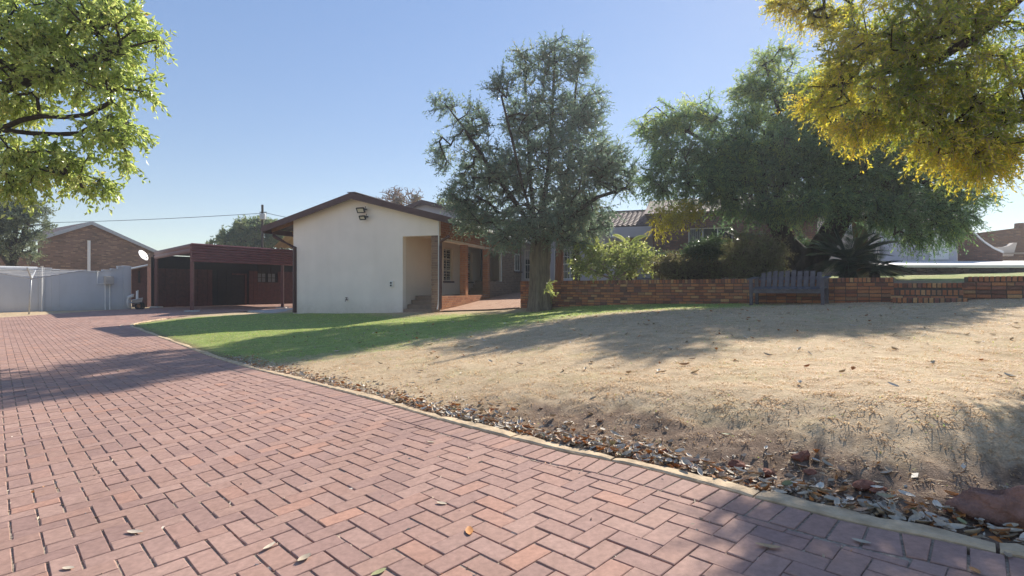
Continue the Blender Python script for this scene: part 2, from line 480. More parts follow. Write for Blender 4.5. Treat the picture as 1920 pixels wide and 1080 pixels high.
def M_ground():
    m, nt, p = node_mat('lawn_soil')
    g = N(nt, 'ShaderNodeAttribute'); g.attribute_name = 'green'
    d = N(nt, 'ShaderNodeAttribute'); d.attribute_name = 'dirt'
    n1 = noise(nt, 1.1, 8, .7); n2 = noise(nt, 14, 8, .75); n3 = noise(nt, 90, 4, .7)
    straw = ramp(nt, [(.2, (.30, .20, .12)), (.40, (.50, .375, .235)), (.6, (.62, .48, .31)), (.8, (.70, .58, .41))])
    nt.links.new(n2.outputs[0], straw.inputs[0])
    gr = ramp(nt, [(.25, (.19, .26, .065)), (.5, (.29, .37, .10)), (.75, (.44, .44, .18))])
    nt.links.new(n2.outputs[0], gr.inputs[0])
    dr = ramp(nt, [(.3, (.12, .083, .06)), (.55, (.26, .18, .125)), (.75, (.44, .34, .24))])
    nt.links.new(n2.outputs[0], dr.inputs[0])
    # green edge broken up by noise
    ad = N(nt, 'ShaderNodeMath', operation='ADD'); nt.links.new(g.outputs['Fac'], ad.inputs[0])
    s = N(nt, 'ShaderNodeMath', operation='MULTIPLY_ADD'); s.inputs[1].default_value = 1.0; s.inputs[2].default_value = -.5
    nt.links.new(n1.outputs[0], s.inputs[0]); nt.links.new(s.outputs[0], ad.inputs[1])
    n5 = noise(nt, 5.5, 6, .7)
    s5 = N(nt, 'ShaderNodeMath', operation='MULTIPLY_ADD'); s5.inputs[1].default_value = 1.7; s5.inputs[2].default_value = -.85
    nt.links.new(n5.outputs[0], s5.inputs[0])
    # noise only ragged where there is some green at all
    gb = N(nt, 'ShaderNodeMath', operation='MULTIPLY'); gb.inputs[1].default_value = 4.0; gb.use_clamp = True
    nt.links.new(g.outputs['Fac'], gb.inputs[0])
    s6 = N(nt, 'ShaderNodeMath', operation='MULTIPLY'); nt.links.new(s5.outputs[0], s6.inputs[0]); nt.links.new(gb.outputs[0], s6.inputs[1])
    ad2 = N(nt, 'ShaderNodeMath', operation='ADD'); nt.links.new(ad.outputs[0], ad2.inputs[0]); nt.links.new(s6.outputs[0], ad2.inputs[1])
    cl = N(nt, 'ShaderNodeClamp'); nt.links.new(ad2.outputs[0], cl.inputs[0])
    m1 = N(nt, 'ShaderNodeMix', data_type='RGBA')
    nt.links.new(cl.outputs[0], m1.inputs['Factor']); nt.links.new(straw.outputs[0], m1.inputs['A']); nt.links.new(gr.outputs[0], m1.inputs['B'])
    m2 = N(nt, 'ShaderNodeMix', data_type='RGBA')
    nt.links.new(d.outputs['Fac'], m2.inputs['Factor']); nt.links.new(m1.outputs['Result'], m2.inputs['A']); nt.links.new(dr.outputs[0], m2.inputs['B'])
    m3 = N(nt, 'ShaderNodeMix', data_type='RGBA', blend_type='MULTIPLY'); m3.inputs['Factor'].default_value = 1
    r3 = ramp(nt, [(.3, (.74,) * 3), (.65, (1.15,) * 3)]); nt.links.new(n3.outputs[0], r3.inputs[0])
    nt.links.new(m2.outputs['Result'], m3.inputs['A']); nt.links.new(r3.outputs[0], m3.inputs['B'])
    n6 = noise(nt, 3.2, 8, .75)
    r6 = ramp(nt, [(.30, (.66, .62, .58)), (.46, (.95, .94, .93)), (.62, (1.08, 1.08, 1.08))]); nt.links.new(n6.outputs[0], r6.inputs[0])
    m6 = N(nt, 'ShaderNodeMix', data_type='RGBA', blend_type='MULTIPLY'); m6.inputs['Factor'].default_value = 1
    nt.links.new(m3.outputs['Result'], m6.inputs['A']); nt.links.new(r6.outputs[0], m6.inputs['B'])
    nt.links.new(m6.outputs['Result'], p.inputs['Base Color'])
    p.inputs['Roughness'].default_value = .95; p.inputs['Specular IOR Level'].default_value = .1
    av = N(nt, 'ShaderNodeMath', operation='ADD'); nt.links.new(n2.outputs[0], av.inputs[0]); nt.links.new(n3.outputs[0], av.inputs[1])
    bump(nt, p, av.outputs[0], .6, .018)
    return m


MT['ground'] = M_ground()
MT['bedding'] = M_simple('joint_sand', (.36, .29, .22), .95, .5, 60, .8, .008, 250)

# ------------------------------------------------------------------ ground heights
def zd(x, y):
    """paving height (relative to the camera)"""
    return -CZ + .011 * np.minimum(y, 26) + .049 * 7 * np.tanh(np.asarray(x) / 7)


def on_paving(px, py):
    k = (py - 540) / F; xr = (px - 960) / F
    lo, hi = .5, 60.
    for _ in range(50):
        mid = (lo + hi) / 2
        if -k * mid - zd(xr * mid, mid) > 0: lo = mid
        else: hi = mid
    return np.array([xr * lo, lo])


KPX = [(1886, 1039), (1725, 1004), (1605, 981), (1402, 929), (1200, 876), (1060, 847.5), (954, 821), (848, 793.6), (777, 773), (734.6, 760), (640, 734), (547, 710), (467, 690), (400, 670), (367, 658), (320, 640), (297, 632), (258, 617)]
KERB = [on_paving(*p) for p in KPX]
d0 = KERB[0] - KERB[1]; d0 /= np.linalg.norm(d0)
KERB = [KERB[0] + d0 * 14, KERB[0] + d0 * 5, KERB[0] + d0 * 1.5] + KERB
# lawn corner, then along the back of the lawn to the apron slab
EDGE = [on_paving(*p) for p in [(243, 611), (252, 606), (300, 598), (350, 591.5), (405, 587), (458, 583.5)]]


def smooth_poly(pts, n=6):
    pts = [np.array(p, float) for p in pts]
    out = []
    for i in range(len(pts) - 1):
        p0 = pts[max(i - 1, 0)]; p1 = pts[i]; p2 = pts[i + 1]; p3 = pts[min(i + 2, len(pts) - 1)]
        for k in range(n):
            t = k / n
            out.append(.5 * ((2 * p1) + (-p0 + p2) * t + (2 * p0 - 5 * p1 + 4 * p2 - p3) * t * t + (-p0 + 3 * p1 - 3 * p2 + p3) * t ** 3))
    out.append(pts[-1])
    return np.array(out)


KL = np.vstack([KERB[0][None], KERB[1][None], smooth_poly(KERB[2:] + EDGE, 5)])
DRIVE = np.vstack([KL, [(-10.9, 24.6), (-10.2, 30), (-15, 42.5), (-20.4, 31.5), (-20.3, 20), (-20.8, 12), (-21, -9), (KERB[0][0] + 1.0, -9)]])


def seg_dist(x, y, poly):
    """distance to polyline and index of the nearest segment"""
    p = np.stack([x, y], -1)
    best = np.full(x.shape, 1e9); idx = np.zeros(x.shape, int)
    for i in range(len(poly) - 1):
        a, b = poly[i], poly[i + 1]
        d = b - a
        t = np.clip(((p - a) @ d) / (d @ d), 0, 1)
        q = a + t[..., None] * d
        dd = np.hypot(p[..., 0] - q[..., 0], p[..., 1] - q[..., 1])
        m = dd < best
        best = np.where(m, dd, best); idx = np.where(m, i, idx)
    return best, idx


def inside(x, y, poly):
    c = np.zeros(x.shape, bool)
    n = len(poly)
    for i in range(n):
        x0, y0 = poly[i]; x1, y1 = poly[(i + 1) % n]
        if y0 == y1: continue
        m = ((y0 > y) != (y1 > y)) & (x < (x1 - x0) * (y - y0) / (y1 - y0) + x0)
        c ^= m
    return c


CP = np.array([
    (1.8, 17.8, -.62), (3.85, 16.06, -.49), (6.2, 14.1, -.41), (8.5, 12.16, -.32), (10.2, 10.74, -.215), (.98, 17.6, -.755),
    (-2.61, 18.8, -.846), (-5.5, 19.6, -.94), (-8.52, 20.78, -1.0), (-.2, 19, -.76), (-1.2, 22, -.6), (-.6, 26.5, -.35),
    (2.26, 2.4, -.70), (2.0, 2.7, -.70), (1.6, 2.96, -.73), (1.18, 3.47, -.77), (.74, 3.9, -.81), (-.2, 4.9, -.93), (-2, 7.6, -1.07),
    (4, 5, -.65), (6, 8, -.53), (9, 7, -.42), (3, 8, -.61), (0, 10, -.82), (-3, 12, -.97), (-6, 14.5, -1.06), (-8.5, 17, -1.05), (2.5, 12, -.6), (5, 11, -.49), (3.5, 3, -.62),
    (-20, 35, -1.1), (-27, 25, -1.1), (-30, 10, -1.3), (-12, 24, -1.1), (-12, 35, -1.08), (-6, 40, -.7), (0, 45, -.2), (12, 40, .2), (25, 30, .3), (25, 12, .1), (20, 4, -.2), (15, -4, -.4), (8, 1, -.5), (5, -8, -.8), (-30, -8, -1.4), (-10, -8, -1.4)])


def tps_fit(cp, lam=.02):
    n = len(cp); d = np.hypot(cp[:, None, 0] - cp[None, :, 0], cp[:, None, 1] - cp[None, :, 1])
    K = np.where(d > 0, d * d * np.log(d + 1e-9), 0) + lam * np.eye(n)
    Q = np.c_[np.ones(n), cp[:, :2]]
    A = np.block([[K, Q], [Q.T, np.zeros((3, 3))]])
    return np.linalg.solve(A, np.r_[cp[:, 2], 0, 0, 0])


TW = tps_fit(CP)


def lawn_raw(x, y):
    sh = x.shape; x = x.ravel(); y = y.ravel()
    o = np.zeros(len(x))
    for i in range(0, len(x), 20000):
        xx = x[i:i + 20000]; yy = y[i:i + 20000]
        d = np.hypot(xx[:, None] - CP[None, :, 0], yy[:, None] - CP[None, :, 1])
        o[i:i + 20000] = np.where(d > 0, d * d * np.log(d + 1e-9), 0) @ TW[:-3] + TW[-3] + TW[-2] * xx + TW[-1] * yy
    o = np.clip(o, -1.45, .6)
    r = np.hypot(x, y - 12)
    w = np.clip((r - 34) / 20, 0, 1)
    o = o * (1 - w) + (-1.0) * w
    return o.reshape(sh)


_ph = np.random.default_rng(3).uniform(0, 6.28, (24,)); _dr = np.random.default_rng(4).normal(size=(24, 2))


def vnoise(x, y, f):
    """cheap smooth noise in -1..1"""
    s = 0
    for k in range(6):
        q = _dr[k] / np.linalg.norm(_dr[k]) * f * (1 + .37 * k)
        q2 = _dr[k + 6] / np.linalg.norm(_dr[k + 6]) * f * (1.15 + .29 * k)
        s = s + np.sin(x * q[0] + y * q[1] + _ph[k] + 1.7 * np.sin(x * q2[0] + y * q2[1] + _ph[k + 6]))
    return s / 6


def bankness(x, y):
    """1 along the steep crumbling edge beside the kerb, fading out towards the house"""
    return np.clip((x - (-.9)) / 1.3, 0, 1) * np.clip((5.6 - y) / 1.2, 0, 1)


def G(x, y, detail=True):
    """ground surface, paving area sunk below the pavers"""
    x = np.asarray(x, float); y = np.asarray(y, float)
    d, _ = seg_dist(x, y, KL)
    ins = inside(x, y, DRIVE)
    b = bankness(x, y)
    w = 1.6 - .46 * b
    t = np.clip((d - .12 - .18 * b) / w, 0, 1)
    s = t * t * (3 - 2 * t)
    z = (zd(x, y) - .01) * (1 - s) + lawn_raw(x, y) * s
    if detail:
        near = np.clip((9 - np.hypot(x, y)) / 5, 0, 1)
        z = z + near * .010 * vnoise(x, y, 9) + .02 * vnoise(x, y, 1.3) * s
        bz = b * np.clip(d / .12, 0, 1) * np.clip((1.25 - d) / .5, 0, 1)
        z = z + bz * (.020 * vnoise(x, y, 15) + .011 * vnoise(y, x, 33) + .032 * vnoise(x, y, 5))
    return np.where(ins, zd(x, y) - .07, z)


def Gp(x, y):
    return float(G(np.array([x]), np.array([y]), False)[0])


def greenmask(x, y):
    path = np.array([(-9, 17.5), (-6, 13.5), (-3.5, 12.5), (-1, 14), (2.5, 15.6), (5, 14.4)])
    d, _ = seg_dist(x, y, path)
    rad = 5.0 - .34 * np.clip(x + 4, 0, 8)
    g = np.clip((rad - d) / 1.5, 0, 1)
    return np.clip(g * 1.0 + .12 * vnoise(x, y, 2.2) * (g > 0.02), 0, 1)


def axis_coords(lo, hi, stops):
    """graded coordinates: stops = [(limit, step), ...] outwards from 0"""
    out = [0.]
    for lim, st in stops:
        while out[-1] < min(lim, hi): out.append(out[-1] + st)
    neg = [0.]
    for lim, st in stops:
        while -neg[-1] > max(-lim, lo): neg.append(neg[-1] + st)
    return np.array(sorted(set([round(v, 4) for v in out] + [round(-v, 4) for v in neg])))


gx = axis_coords(-900, 900, [(3.4, .045), (8, .12), (16, .25), (36, .8), (120, 8), (900, 80)])
gy = axis_coords(-900, 900, [(5.2, .045), (9, .1), (20, .25), (48, .8), (120, 8), (900, 80)])
GX, GY = np.meshgrid(gx, gy)
GZ = G(GX, GY)
nx_, ny_ = len(gx), len(gy)
ii = np.arange(nx_ * ny_).reshape(ny_, nx_)
quads = np.stack([ii[:-1, :-1], ii[:-1, 1:], ii[1:, 1:], ii[1:, :-1]], -1).reshape(-1, 4)
dk, _ = seg_dist(GX, GY, KL)
bk = bankness(GX, GY)
dirt = np.clip(bk * np.clip((.95 + .22 * vnoise(GX, GY, 6) - dk) / .3, 0, 1) + .8 * np.clip((.30 - dk) / .15, 0, 1) + .10, 0, 1)
dirt = np.where(dk > 1.2, np.clip(.02 + .12 * vnoise(GX, GY, .7), 0, .15), dirt)
ground = np_mesh('ground', np.stack([GX, GY, GZ], -1).reshape(-1, 3), quads, MT['ground'],
                 attrs={'green': greenmask(GX, GY).ravel(), 'dirt': dirt.ravel()}, smooth=True)
tag(ground, kind='structure')

# ------------------------------------------------------------------ driveway: bedding sheet, pavers, border course, kerb
st = .12
bx = np.arange(-21.5, 9, st); by = np.arange(-8.5, 43, st)
BX, BY = np.meshgrid(bx, by)
ok = inside(BX + st / 2, BY + st / 2, DRIVE)
ii = np.arange(BX.size).reshape(BX.shape)
q = np.stack([ii[:-1, :-1], ii[:-1, 1:], ii[1:, 1:], ii[1:, :-1]], -1)[ok[:-1, :-1]]
driveway = np_mesh('driveway', np.stack([BX, BY, zd(BX, BY) - .006], -1).reshape(-1, 3), q, MT['bedding'])
_bm = bmesh.new(); _bm.from_mesh(driveway.data)
bmesh.ops.delete(_bm, geom=[v for v in _bm.verts if not v.link_faces], context='VERTS')
_bm.to_mesh(driveway.data); _bm.free()
tag(driveway, kind='structure')

U1 = .102
th = math.radians(44.1)
LU = np.array([math.cos(th), math.sin(th)]); LV = np.array([math.sin(th), -math.cos(th)])
LO = np.array([-10.32, 27.20]) * U1


def lat(u, v):
    return LO + (LU * u + LV * v) * U1


pav = []                                  # paver outlines in plan
gap = .011                                 # half joint in lattice units
for n in range(-330, 331):
    for m in range(-170, 171):
        u0 = n + 2 * m; v0 = -n + 2 * m
        c = lat(u0, v0)
        if not (-22 < c[0] < 9 and -3.5 < c[1] < 43): continue
        if c[1] < 1.6 and abs(c[0]) > 5: continue
        if abs(c[0]) > 1.02 * max(c[1], 0) + 3.5: continue
        for (ua, ub, va, vb) in ((u0 - 1, u0, v0 + 1, v0 + 3), (u0 - 3, u0 - 1, v0 + 1, v0 + 2)):
            pav.append((ua + .030, ub - .030, va + gap, vb - gap))
pav = np.array(pav)
cen = LO + (np.outer((pav[:, 0] + pav[:, 1]) / 2, LU) + np.outer((pav[:, 2] + pav[:, 3]) / 2, LV)) * U1
kd, ki = seg_dist(cen[:, 0], cen[:, 1], KL)
ins = inside(cen[:, 0], cen[:, 1], DRIVE)
BORD = .212
keep = (ins & (kd > BORD - .13)) | (~ins & (kd < .02))
pav = pav[keep]; cen = cen[keep]; kd = kd[keep]; ki = ki[keep]


def clip_half(poly, p0, nrm, off):
    out = []
    n = len(poly)
    for i in range(n):
        a, b = poly[i], poly[(i + 1) % n]
        da = (a - p0) @ nrm - off; db = (b - p0) @ nrm - off
        if da >= 0: out.append(a)
        if da * db < 0: out.append(a + (b - a) * da / (da - db))
    return out


def seg_normal(i):
    a, b = KL[i], KL[i + 1]
    d = (b - a) / np.linalg.norm(b - a)
    nrm = np.array([-d[1], d[0]])
    mid = (a + b) / 2 + nrm * .05
    if not inside(np.array([mid[0]]), np.array([mid[1]]), DRIVE)[0]: nrm = -nrm
    return a, nrm


outl = []                                # (outline, full?)
for k in range(len(pav)):
    ua, ub, va, vb = pav[k]
    poly = [lat(ua, va), lat(ub, va), lat(ub, vb), lat(ua, vb)]
    full = True
    if kd[k] < .36:
        full = False
        for i in range(max(0, ki[k] - 2), min(len(KL) - 1, ki[k] + 3)):
            a, nrm = seg_normal(i)
            poly = clip_half(poly, a, nrm, BORD + .004)
            if len(poly) < 3: break
        if len(poly) < 3: continue
        ar = .5 * abs(sum(poly[i][0] * poly[(i + 1) % len(poly)][1] - poly[(i + 1) % len(poly)][0] * poly[i][1] for i in range(len(poly))))
        if ar < .0006: continue
    outl.append(poly)
# border course: long side across, along the kerb only
acc = np.r_[0, np.cumsum(np.linalg.norm(np.diff(KL, axis=0), axis=1))]


def along(s):
    i = min(np.searchsorted(acc, s, 'right') - 1, len(KL) - 2)
    t = (s - acc[i]) / (acc[i + 1] - acc[i])
    return KL[i] + (KL[i + 1] - KL[i]) * t, i


s = 8.0
while s < acc[-1] - .1:
    p, i = along(s); p2, i2 = along(s + .096)
    n1 = seg_normal(i)[1]; n2 = seg_normal(i2)[1]
    if p[1] > -1:
        outl.append([p + n1 * .006, p2 + n2 * .006, p2 + n2 * (BORD - .004), p + n1 * (BORD - .004)])
    s += .1035


def in_view(p, m=1.0):
    return p[1] > 1.6 and abs(p[0]) < p[1] * .96 * m


def paver_geo(poly, z0):
    c = sum(poly) / len(poly)
    n = len(poly)
    hz = float(z0 + (random.random() - .5) * .004)
    tl = np.array([(random.random() - .5) * .03, (random.random() - .5) * .03])
    top = []; rim = []; bot = []
    for p in poly:
        d = c - p; L = np.linalg.norm(d)
        p = p + d / L * random.random() * .0035
        q = p + d / L * (.003 + .003 * random.random())
        base = float(zd(p[0], p[1]) - zd(c[0], c[1])) + (p - c) @ tl
        top.append((q[0], q[1], hz + base)); rim.append((p[0], p[1], hz + base - .0025)); bot.append((p[0], p[1], hz + base - .05))
    V = top + rim + bot
    Fq = [tuple(range(n))]
    for i in range(n):
        j = (i + 1) % n
        Fq += [(n + i, n + j, j, i), (2 * n + i, 2 * n + j, n + j, n + i)]
    return V, Fq


order = sorted(range(len(outl)), key=lambda k: (not in_view(sum(outl[k]) / len(outl[k]), .99), np.linalg.norm(sum(outl[k]) / len(outl[k]))))
rest = MB()
for r, k in enumerate(order):
    poly = outl[k]
    ar = sum(poly[i][0] * poly[(i + 1) % len(poly)][1] - poly[(i + 1) % len(poly)][0] * poly[i][1] for i in range(len(poly)))
    if ar < 0: poly = poly[::-1]
    c = sum(poly) / len(poly)
    V, Fq = paver_geo(poly, zd(c[0], c[1]))
    if r < 300:
        me = bpy.data.meshes.new('paver')
        me.from_pydata([(x, y, z + CZ) for x, y, z in V], [], Fq)
        mesh_obj('paver', me, MT['paver'], driveway)
    else:
        rest.tint = random.random() + 1e-4
        rest.add(V, Fq)
me = bpy.data.meshes.new('paver_field')
me.from_pydata([(x, y, z + CZ) for x, y, z in rest.v], [], rest.f)
a = me.attributes.new('tint', 'FLOAT', 'POINT'); a.data.foreach_set('value', np.asarray(rest.t, np.float32))
tag(mesh_obj('paver_field', me, MT['paver'], driveway), kind='stuff')

# cement kerb: short cast lengths with open joints, slightly proud of the pavers, uneven width
kerb = empty('kerb', (0, 4, -1.0), kind='structure')
s = 8.0
while s < acc[-1] - 5.2:
    L_ = .55 + .5 * random.random()
    kv = []; kf = []
    n_k = 12
    dz = (random.random() - .5) * .008; dn_ = (random.random() - .5) * .012
    for i in range(n_k + 1):
        t_ = s + .004 + (L_ - .012) * i / n_k
        p, si = along(min(t_, acc[-1] - 5)); nrm = -seg_normal(si)[1]
        w = .098 + .018 * math.sin(t_ * 3.1) + .010 * math.sin(t_ * 23 + 1) + .006 * (random.random() - .5) + dn_
        z = float(zd(p[0], p[1])) + dz
        b0 = p + nrm * (.002 + .003 * random.random()); b1 = p + nrm * w
        e_ = -.006 if i in (0, n_k) else 0
        kv += [(b0[0], b0[1], z - .06), (b0[0], b0[1], z + .003 + e_), (b0[0] + nrm[0] * .012, b0[1] + nrm[1] * .012, z + .010 + e_ + .002 * random.random()), (b1[0] - nrm[0] * .015, b1[1] - nrm[1] * .015, z + .011 + e_ + .004 * random.random()), (b1[0], b1[1], z + .002 + e_), (b1[0] + nrm[0] * .012, b1[1] + nrm[1] * .012, z - .06)]
        if i:
            o = (i - 1) * 6
            kf += [(o + j, o + 6 + j, o + 7 + j, o + 1 + j) for j in range(5)]
    o = n_k * 6
    mk = MB().add(kv, kf + [(0, 1, 2, 3, 4, 5), (o + 5, o + 4, o + 3, o + 2, o + 1, o)])
    mk.build('kerb_piece', MT['kerb'], kerb)
    s += L_

# ------------------------------------------------------------------ brickwork helper
def brick_face(mb, o, u, n, length, z0, z1, course=.085, bl=.234, joint=.011, proud=.012, skip=None, top=None, seed=1):
    """lay stretcher-bond brick fronts on a vertical face; o = start (x, y), u = direction, n = outward, z relative"""
    rr = random.Random(seed)
    o = np.array(o, float); u = np.array(u, float); n = np.array(n, float)
    k = 0; z = z0
    while z < z1 - .02:
        s = -bl / 2 if k % 2 else 0.
        zb, zt = z + joint / 2, min(z + course - joint / 2, z1)
        while s < length - .01:
            a, b = max(s + joint / 2, 0), min(s + bl - joint / 2, length)
            lim = top((a + b) / 2) if top else 1e9
            if b - a > .03 and zt - .02 < lim and not (skip and skip((a + b) / 2, (zb + zt) / 2)):
                mb.tint = rr.random() + 1e-4
                pr = proud + (rr.random() - .5) * .005
                c = .005
                zz = min(zt, lim)
                def q(ss, z_, d):
                    p = o + u * ss + n * d
                    return (p[0], p[1], z_)
                V = [q(a, zb, 0), q(b, zb, 0), q(b, zz, 0), q(a, zz, 0), q(a, zb, pr - c), q(b, zb, pr - c), q(b, zz, pr - c), q(a, zz, pr - c),
                     q(a + c, zb + c, pr), q(b - c, zb + c, pr), q(b - c, zz - c, pr), q(a + c, zz - c, pr)]
                Fs = [(8, 9, 10, 11)]
                for i in range(4):
                    j = (i + 1) % 4
                    Fs += [(4 + i, 4 + j, 8 + j, 8 + i), (i, j, 4 + j, 4 + i)]
                mb.add(V, Fs)
            s += bl
        z += course; k += 1
    return mb


def v2(p): return np.array(p[:2], float)


# ------------------------------------------------------------------ front wing of the house
A_ = np.array((-.948, .317)); B_ = np.array((.317, .948))
HO = np.array((-2.61, 18.8))
HF = frame(HO, A_, B_)
Zr = lambda s_: 3.49 - .268 * abs(s_ - 3.36)          # top of the roof across the gable
house = empty('house', HF(3.1, 0, -.95), 'cream plastered gable house with brown fascia and brick porch piers', 'house')
E_ = .02

# gable wall with the porch opening, back and side walls
mb = MB()
def gable(s0, s1, zb, t0, t1):
    pts = [(s0, zb), (s1, zb), (s1, Zr(s1) - .08)]
    if s0 < 3.36 < s1: pts.append((3.36, Zr(3.36) - .08))
    pts.append((s0, Zr(s0) - .08))
    p0 = [HF(s_, t0, z) for s_, z in pts]
    mb.prism(p0, np.append(B_ * (t1 - t0), 0))
gable(1.41, 6.23, -1.35, 0, .22)
gable(0, 1.409, 1.86, 0, .22)
mb.fbox(HF, 6.01, 6.23, .22, 10, -1.35, 2.62)          # left side wall
mb.build('gable_wall', MT['plaster'], house)
mb = MB()
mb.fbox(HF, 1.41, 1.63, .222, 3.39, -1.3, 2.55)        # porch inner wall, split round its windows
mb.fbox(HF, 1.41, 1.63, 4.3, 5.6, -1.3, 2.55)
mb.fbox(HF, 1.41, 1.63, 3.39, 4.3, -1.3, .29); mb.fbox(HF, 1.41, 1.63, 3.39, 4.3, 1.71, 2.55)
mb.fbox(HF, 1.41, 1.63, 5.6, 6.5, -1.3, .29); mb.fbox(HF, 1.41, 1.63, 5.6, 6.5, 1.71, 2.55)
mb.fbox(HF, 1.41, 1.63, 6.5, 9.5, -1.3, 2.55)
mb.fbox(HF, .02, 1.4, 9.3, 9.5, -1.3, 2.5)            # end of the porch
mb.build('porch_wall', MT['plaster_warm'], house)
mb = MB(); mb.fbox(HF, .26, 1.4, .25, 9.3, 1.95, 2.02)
mb.build('porch_ceiling', MT['plaster_warm'], house)
mb = MB(); mb.fbox(HF, .012, 1.405, 1.25, 9.3, -1.3, -.29)
mb.build('porch_floor', MT['tilefloor'], house)
for k in range(4):                                     # steps up into the porch from the lawn
    mb = MB(); z1 = -.29 - .155 * (3 - k) - .155 * 0
    mb.fbox(HF, .28, 1.4, .02 + .3 * k, 1.25, -1.3 + .01 * k, z1 - .002)
    mb.build('porch_step', MT['tilefloor'], house, bevel=.01)
for k in range(4):                                     # inner steps at the far end
    mb = MB(); mb.fbox(HF, .3, 1.4, 5.9 + .3 * k, 9.28, -.288 + .16 * k, -.13 + .16 * k)
    mb.build('inner_step', MT['tilefloor'], house, bevel=.01)


def window(parent, fr, a0, a1, z0, z1, t, cols=2, rows=1, bars=0, frame_m='white', sill=None, glass='glass', fw=.05, face=-1):
    """window in the plane b = t of a frame, seen from the face side"""
    mb = MB()
    d0, d1 = (t - .03, t + .03)
    mb.fbox(fr, a0, a0 + fw, d0, d1, z0, z1); mb.fbox(fr, a1 - fw, a1, d0, d1, z0, z1)
    mb.fbox(fr, a0 + fw, a1 - fw, d0, d1, z0, z0 + fw); mb.fbox(fr, a0 + fw, a1 - fw, d0, d1, z1 - fw, z1)
    for i in range(1, cols):
        x = a0 + (a1 - a0) * i / cols
        mb.fbox(fr, x - .02, x + .02, d0 + .005, d1 - .005, z0 + fw, z1 - fw)
    for i in range(1, rows):
        z = z0 + (z1 - z0) * i / rows
        mb.fbox(fr, a0 + fw, a1 - fw, d0 + .007, d1 - .007, z - .02, z + .02)
    f = mb.build('window_frame', MT[frame_m], parent)
    for i in range(cols):
        mb = MB()
        xa = a0 + (a1 - a0) * i / cols + .02; xb = a0 + (a1 - a0) * (i + 1) / cols - .02
        mb.fbox(fr, xa, xb, t - .004, t + .004, z0 + fw * .6, z1 - fw * .6)
        mb.build('pane', MT[glass], f)
    if bars:
        mb = MB()
        bt = t + face * .06
        for i in range(1, bars):
            x = a0 + (a1 - a0) * i / bars
            mb.fbox(fr, x - .008, x + .008, bt - .008, bt + .008, z0, z1)
        for i in range(1, 4):
            z = z0 + (z1 - z0) * i / 4
            mb.fbox(fr, a0, a1, bt - .007, bt + .007, z - .008, z + .008)
        mb.build('burglar_bars', MT[frame_m], f)
    if sill:
        mb = MB(); mb.fbox(fr, a0 - .08, a1 + .08, t + min(face * .16, .05), t + max(face * .16, .05), z0 - .07, z0 - .005)
        mb.build('window_sill', MT[sill], f)
    return f




# porch windows sit in the inner wall: frame with a along the wall, b pointing into the house
PF = frame(HO + A_ * 1.41, B_, A_)
window(house, PF, 3.4, 4.29, .3, 1.70, .12, 2, 3, 0, 'cream_frame', 'fascia')
window(house, PF, 5.61, 6.49, .3, 1.70, .12, 2, 3, 0, 'cream_frame', 'fascia')
for w0 in (3.4, 5.61):                                 # security slats behind the glass line
    mb = MB()
    for k in range(12):
        z = .38 + k * .11
        mb.fbox(PF, w0 + .06, w0 + .83, .06, .07, z, z + .018)
    mb.build('burglar_bars', MT['cream_frame'], house)
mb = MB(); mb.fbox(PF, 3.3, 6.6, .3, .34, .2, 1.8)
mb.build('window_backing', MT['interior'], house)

# roof sheets, fascias, gutters
for sgn, s_e in ((-1, -.7), (1, 7.42)):
    mb = MB()
    nrib = 60
    t0, t1 = -.32, 10.3
    for side in (0,):
        n_ = nrib
        vs = []; fs = []
        for i in range(n_ + 1):
            t = t0 + (t1 - t0) * i / n_
            h = .018 if i % 2 else 0
            for (s_, z) in ((3.36, Zr(3.36)), (s_e, Zr(s_e))):
                vs.append(HF(s_, t, z + h)); vs.append(HF(s_, t, z + h - .035))
        for i in range(n_):
            o = i * 4
            fs += [(o, o + 2, o + 6, o + 4), (o + 1, o + 5, o + 7, o + 3), (o + 2, o + 3, o + 7, o + 6), (o, o + 4, o + 5, o + 1)]
        fs += [(0, 1, 3, 2), (n_ * 4, n_ * 4 + 2, n_ * 4 + 3, n_ * 4 + 1)]
        mb.add(vs, fs)
    rf = mb.build('roof_sheet', MT['roof'], house)
    mb = MB()                                          # rake board
    top = [(3.36, Zr(3.36) + .012), (s_e, Zr(s_e) + .012)]
    poly = [HF(s_, -.35, z) for s_, z in top] + [HF(s_, -.35, z - .235) for s_, z in top[::-1]]
    mb.prism(poly, np.append(B_ * .03, 0))
    mb.build('rake_board', MT['fascia'], house)
    mb = MB()                                          # eave fascia
    mb.fbox(HF, s_e - .015, s_e + .015, -.318, 10.2, Zr(s_e) - .25, Zr(s_e) - .04)
    mb.build('eave_fascia', MT['fascia'], house)
    mb = MB()
    g0 = s_e + sgn * .02; g1 = s_e + sgn * .13
    mb.fbox(HF, min(g0, g1), max(g0, g1), -.30, 10.2, Zr(s_e) - .17, Zr(s_e) - .06)
    mb.build('gutter', MT['white'] if sgn < 0 else MT['fascia'], house, bevel=.02)
mb = MB(); mb.bar(HF(3.36, -.34, 3.512), HF(3.36, 10.3, 3.512), .34, .02)
mb.build('ridge_cap', MT['roof'], house)
for t in (.02, 1.2, 2.4, 3.6):                         # rafters under the left eave
    mb = MB(); mb.bar(HF(6.2, t + .1, Zr(6.2) - .13), HF(7.38, t + .1, Zr(7.38) - .13), .06, .12)
    mb.build('rafter', MT['rafter'], house)
